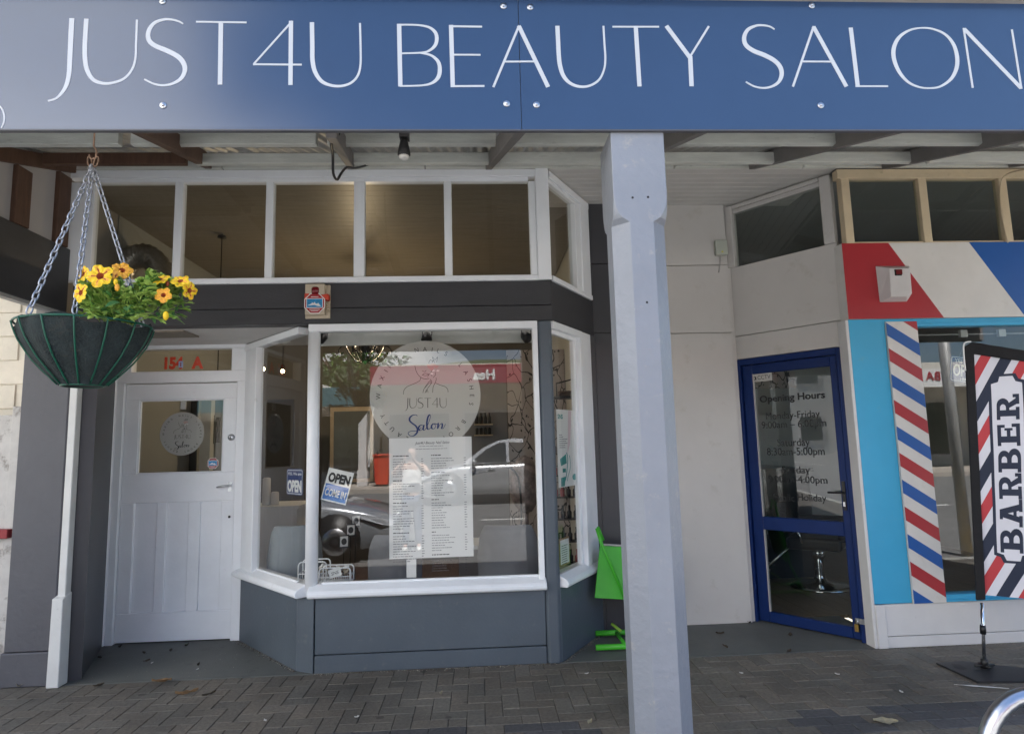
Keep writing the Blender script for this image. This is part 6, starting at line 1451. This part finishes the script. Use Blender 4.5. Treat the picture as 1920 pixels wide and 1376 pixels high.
far_shop(7.8, 13.6, fY, 4.8, mat('far_grey', (.42,.41,.39), .8, .05, 2), 'grey shop across the road, mirrored by the navy door', mat('grey_fascia', (.3,.3,.3), .6, .05, 2), 3.6)
fsb = far_shop(13.8, 24, fY, 4.4, mat('far_stone', (.55,.52,.46), .8, .05, 2), 'pale stone shop across the road with a white name board, mirrored in the barber window', M['card'], 3.35)
F2 = Frame((0,-11.2,0), (-1,0,0)); a = opp(1736,700,-11.2); s = MB(); s.text(F2, 'U BA', -a.x, opp(1770,712,-11.2).z, .30, 0, .01, align='R', bold=.01, spacing=1.1)
s.build('lettering', M['red'], fsb)
far_shop(-34, opp(590,720,fY).x-7.3, fY, 4.8, mat('far_brick', (.35,.22,.16), .8, .1, 3), 'brick shop across the road at far left', mat('green_fascia', (.05,.14,.08), .5, .05, 2), 3.6)
far_shop(24.3, 40, fY, 4.7, mat('far_plaster', (.60,.56,.50), .8, .05, 2), 'cream plaster shop across the road at far right', mr_, 3.6)
eb = thing('end_building', 'pale grey building closing the left end of the street, mirrored in the navy door', 'building', (-46, -6, 0))
MB().box(-52, -46, -17, 5, -.2, 10.5).build('wall', mat('end_grey', (.50,.50,.48), .8, .08, .6), eb)
for j in range(2):
    for i in range(6): f = MB().box(-46, -45.94, -15.5+i*3.3, -13.6+i*3.3, 1.2+j*4.6, 3.4+j*4.6).build('window_frame', M['boxgrey'], eb); MB().box(-45.95, -45.92, -15.35+i*3.3, -13.75+i*3.3, 1.35+j*4.6, 3.25+j*4.6).build('pane', M['carglass'], f)
# white verandah posts across the road, one pale post near the barber window's reflection
for x, y in ((681,800), (1006,800)):
    p = opp(x, y, -11.4); s = MB(); s.box(p.x-.13, p.x+.13, -11.53, -11.27, GZ, 3.4); s.box(p.x-.17, p.x+.17, -11.57, -11.23, GZ+.001, GZ+.5)
    tag(s.build('far_post', M['offwhite'], None), 'white verandah post across the road, %s' % ('beside the red bin' if x < 700 else 'under the right end of the maroon awning'), 'post')
p = opp(717, 880, -11.0); rb = thing('wheelie_bin', 'red wheelie bin on the far footpath beside a white post', 'bin', (p.x, -11.0, GZ))
s = MB(); s.hexa([(p.x-.20,-11.2,GZ+.06),(p.x+.20,-11.2,GZ+.06),(p.x+.20,-10.8,GZ+.06),(p.x-.20,-10.8,GZ+.06),(p.x-.26,-11.28,GZ+.95),(p.x+.26,-11.28,GZ+.95),(p.x+.26,-10.74,GZ+.95),(p.x-.26,-10.74,GZ+.95)]); s.build('body', M['redvinyl'], rb, bevel=.02)
s = MB(); s.box(p.x-.29, p.x+.29, -11.32, -10.70, GZ+.955, GZ+1.02); s.build('lid', M['redvinyl'], rb, bevel=.02)
for k in (-1, 1): s = MB(); s.lathe([(.1,0),(.1,.05)], (p.x+k*.22-.025,-11.22,GZ+.1), 12, (1,0,0)); s.build('wheel', M['black'], rb)
# trees behind the far shops
def tree(x, y, h, r, label, seed):
    t = thing('street_tree', label, 'tree', (x, y, 0), 'trees behind the far shops'); rn = random.Random(seed)
    s = MB(); s.tube([(x,y,0),(x+.1,y,h*.35),(x,y,h*.6)], [.28,.2,.1], 8)
    for k in range(6): a = k*1.1; s.tube([(x,y,h*(.35+.04*k)), (x+r*.6*math.cos(a), y+r*.6*math.sin(a), h*(.6+.04*k))], [.1,.03], 6)
    s.build('trunk', M['brown'], t)
    s = MB()
    cl = [(Vector((x,y,h*.68))+Vector((rn.gauss(0,.45)*r, rn.gauss(0,.45)*r, rn.gauss(0,.14)*h)), rn.uniform(.35,.6)*r) for k in range(14)]
    for k in range(2600):
        c_, R_ = rn.choice(cl); d = Vector((rn.gauss(0,1), rn.gauss(0,1), rn.gauss(0,.8))).normalized()*R_*rn.uniform(.5,1)
        p_ = c_+d; a = Vector((rn.gauss(0,1), rn.gauss(0,1), rn.gauss(0,1))).normalized(); b = a.orthogonal().normalized(); q = rn.uniform(.10,.2)
        s.m(rn.choice((0,0,1))).add([p_-a*q, p_+b*q*.6, p_+a*q, p_-b*q*.6], [(0,1,2,3)])
    s.build('crown', [M['leafc'], M['leafa']], t)
g = opp(640, 700, -24)
tree(g.x+.5, -24, 9.5, 3.2, 'leafy green tree rising behind the low white gabled shop', 3)
tree(g.x-7, -26, 9, 3.0, 'leafy green tree behind the brick shop across the road', 4)
# galvanised pole near the barber shop kerb
p = vmir(1790, 800, 1.0); s = MB(); s.tube([(p.x,1.0,-.13),(p.x,1.0,4.2)], .075, 14); tag(s.build('street_pole', M['galv'], None), 'galvanised street pole at the kerb, mirrored in the barber window beside the flag', 'pole')
# ================================================================== THE PERSON TAKING THE PICTURE, seen only in the glass
def skinned(name, joints, edges, mt, parent, sub=2):
    me = bpy.data.meshes.new(name); org = ORG[parent.name]
    me.from_pydata([Vector(j[:3])-org for j in joints], edges, []); me.materials.append(mt)
    o = bpy.data.objects.new(name, me); col.objects.link(o); o.parent = parent; ORG[o.name] = org
    sk = o.modifiers.new('skin', 'SKIN'); sk.use_smooth_shade = True
    for i, j in enumerate(joints):
        v = me.skin_vertices[0].data[i]; v.radius = (j[3], j[4] if len(j) > 4 else j[3]); v.use_root = (i == 0)
    ss = o.modifiers.new('sub', 'SUBSURF'); ss.levels = sub; ss.render_levels = sub
    return o
pp = vmir(772, 870, -1.15); PX_, PY_, PZ_ = pp.x, -1.15, -.105
pers = thing('person', 'person in a white singlet and blue trousers raising a phone, mirrored over the price list', 'person', (PX_, PY_, PZ_))
P = lambda x, y, z: (PX_+x, PY_+y, PZ_+z)
J, Ed = [], []
def jt(x, y, z, r, r2=None, link=None):
    J.append((*P(x, y, z), r, r2 or r)); k = len(J)-1
    if link is not None: Ed.append((link, k))
    return k
pel = jt(0,0,.92,.135,.10); wa = jt(0,.0,1.08,.115,.09,pel); chs = jt(0,0,1.28,.16,.10,wa); nk0 = jt(0,.0,1.44,.075,.07,chs); nk = jt(0,.01,1.50,.05,.05,nk0); hd = jt(0,.03,1.58,.078,.09,nk); ht = jt(0,.02,1.70,.070,.082,hd)
for k in (-1, 1):
    sh = jt(k*.20,0,1.40,.062,None,chs); el = jt(k*.30,.16,1.24,.046,None,sh); wr = jt(k*.075,.36,1.50,.026,None,el); pa = jt(k*.062,.39,1.56,.030,.016,wr)
    for f in range(4): a = jt(k*(.058-.004*f),.405,1.585-.018*f,.009,None,pa); jt(k*(.030-.002*f),.425,1.60-.019*f,.008,None,a)
    a = jt(k*.045,.375,1.55,.010,None,pa); jt(k*.022,.37,1.57,.009,None,a)
    hp = jt(k*.09,0,.86,.095,None,pel); kn = jt(k*.10,.02,.48,.060,None,hp); an = jt(k*.11,-.02,.09,.038,None,kn); jt(k*.12,.12,.04,.036,.028,an)
skin_m = mat('skin', (.50,.32,.24), .5, .05, 9)
skinned('body', J, Ed, skin_m, pers)
J, Ed = [], []
a = jt(0,0,.93,.205,.135); b = jt(0,0,1.08,.185,.125,a); c_ = jt(0,0,1.28,.185,.125,b); d_ = jt(0,0,1.37,.15,.105,c_)
for k in (-1, 1): jt(k*.10,.0,1.445,.035,None,d_)
skinned('singlet', J, Ed, M['card'], pers)
J, Ed = [], []
a = jt(0,0,.90,.150,.118)
for k in (-1, 1): h_ = jt(k*.09,0,.84,.108,None,a); kn = jt(k*.10,.02,.48,.076,None,h_); jt(k*.11,-.02,.10,.062,None,kn)
skinned('trousers', J, Ed, mat('blue_denim', (.06,.09,.16), .8, .15, 20), pers)
J, Ed = [], []
a = jt(0,-.02,1.70,.090,.085); b = jt(0,-.065,1.60,.075,.045,a); jt(0,-.07,1.46,.06,.035,b)
skinned('hair', J, Ed, mat('dark_hair', (.02,.014,.01), .5, .2, 40), pers)
for k in (-1, 1):
    s = MB(); s.ball(P(k*.118,.06,.035), .055, 10, (.9,2.2,.8)); s.build('shoe', M['card'], pers)
    s = MB(); s.ball(P(k*.03,.105,1.615), .012, 8); s.build('eye', M['ink'], pers)
    s = MB(); s.ball(P(k*.082,.02,1.60), .03, 8, (.35,.6,1)); s.build('ear', skin_m, pers)
s = MB(); s.add([P(-.014,.10,1.565), P(.014,.10,1.565), P(0,.135,1.572), P(0,.105,1.62)], [(0,1,2), (0,2,3), (2,1,3), (0,3,1)]); s.build('nose', skin_m, pers)
s = MB(); s.ball(P(0,.108,1.535), .022, 8, (1,.4,.3)); s.build('mouth', M['pink'], pers)
s = MB(); b = Vector(P(0,.43,1.565)); s.box(b.x-.04, b.x+.04, b.y, b.y+.009, b.z-.04, b.z+.05)
tag(s.build('phone', M['black'], None, bevel=.003), 'black phone held up by the mirrored person', 'phone')
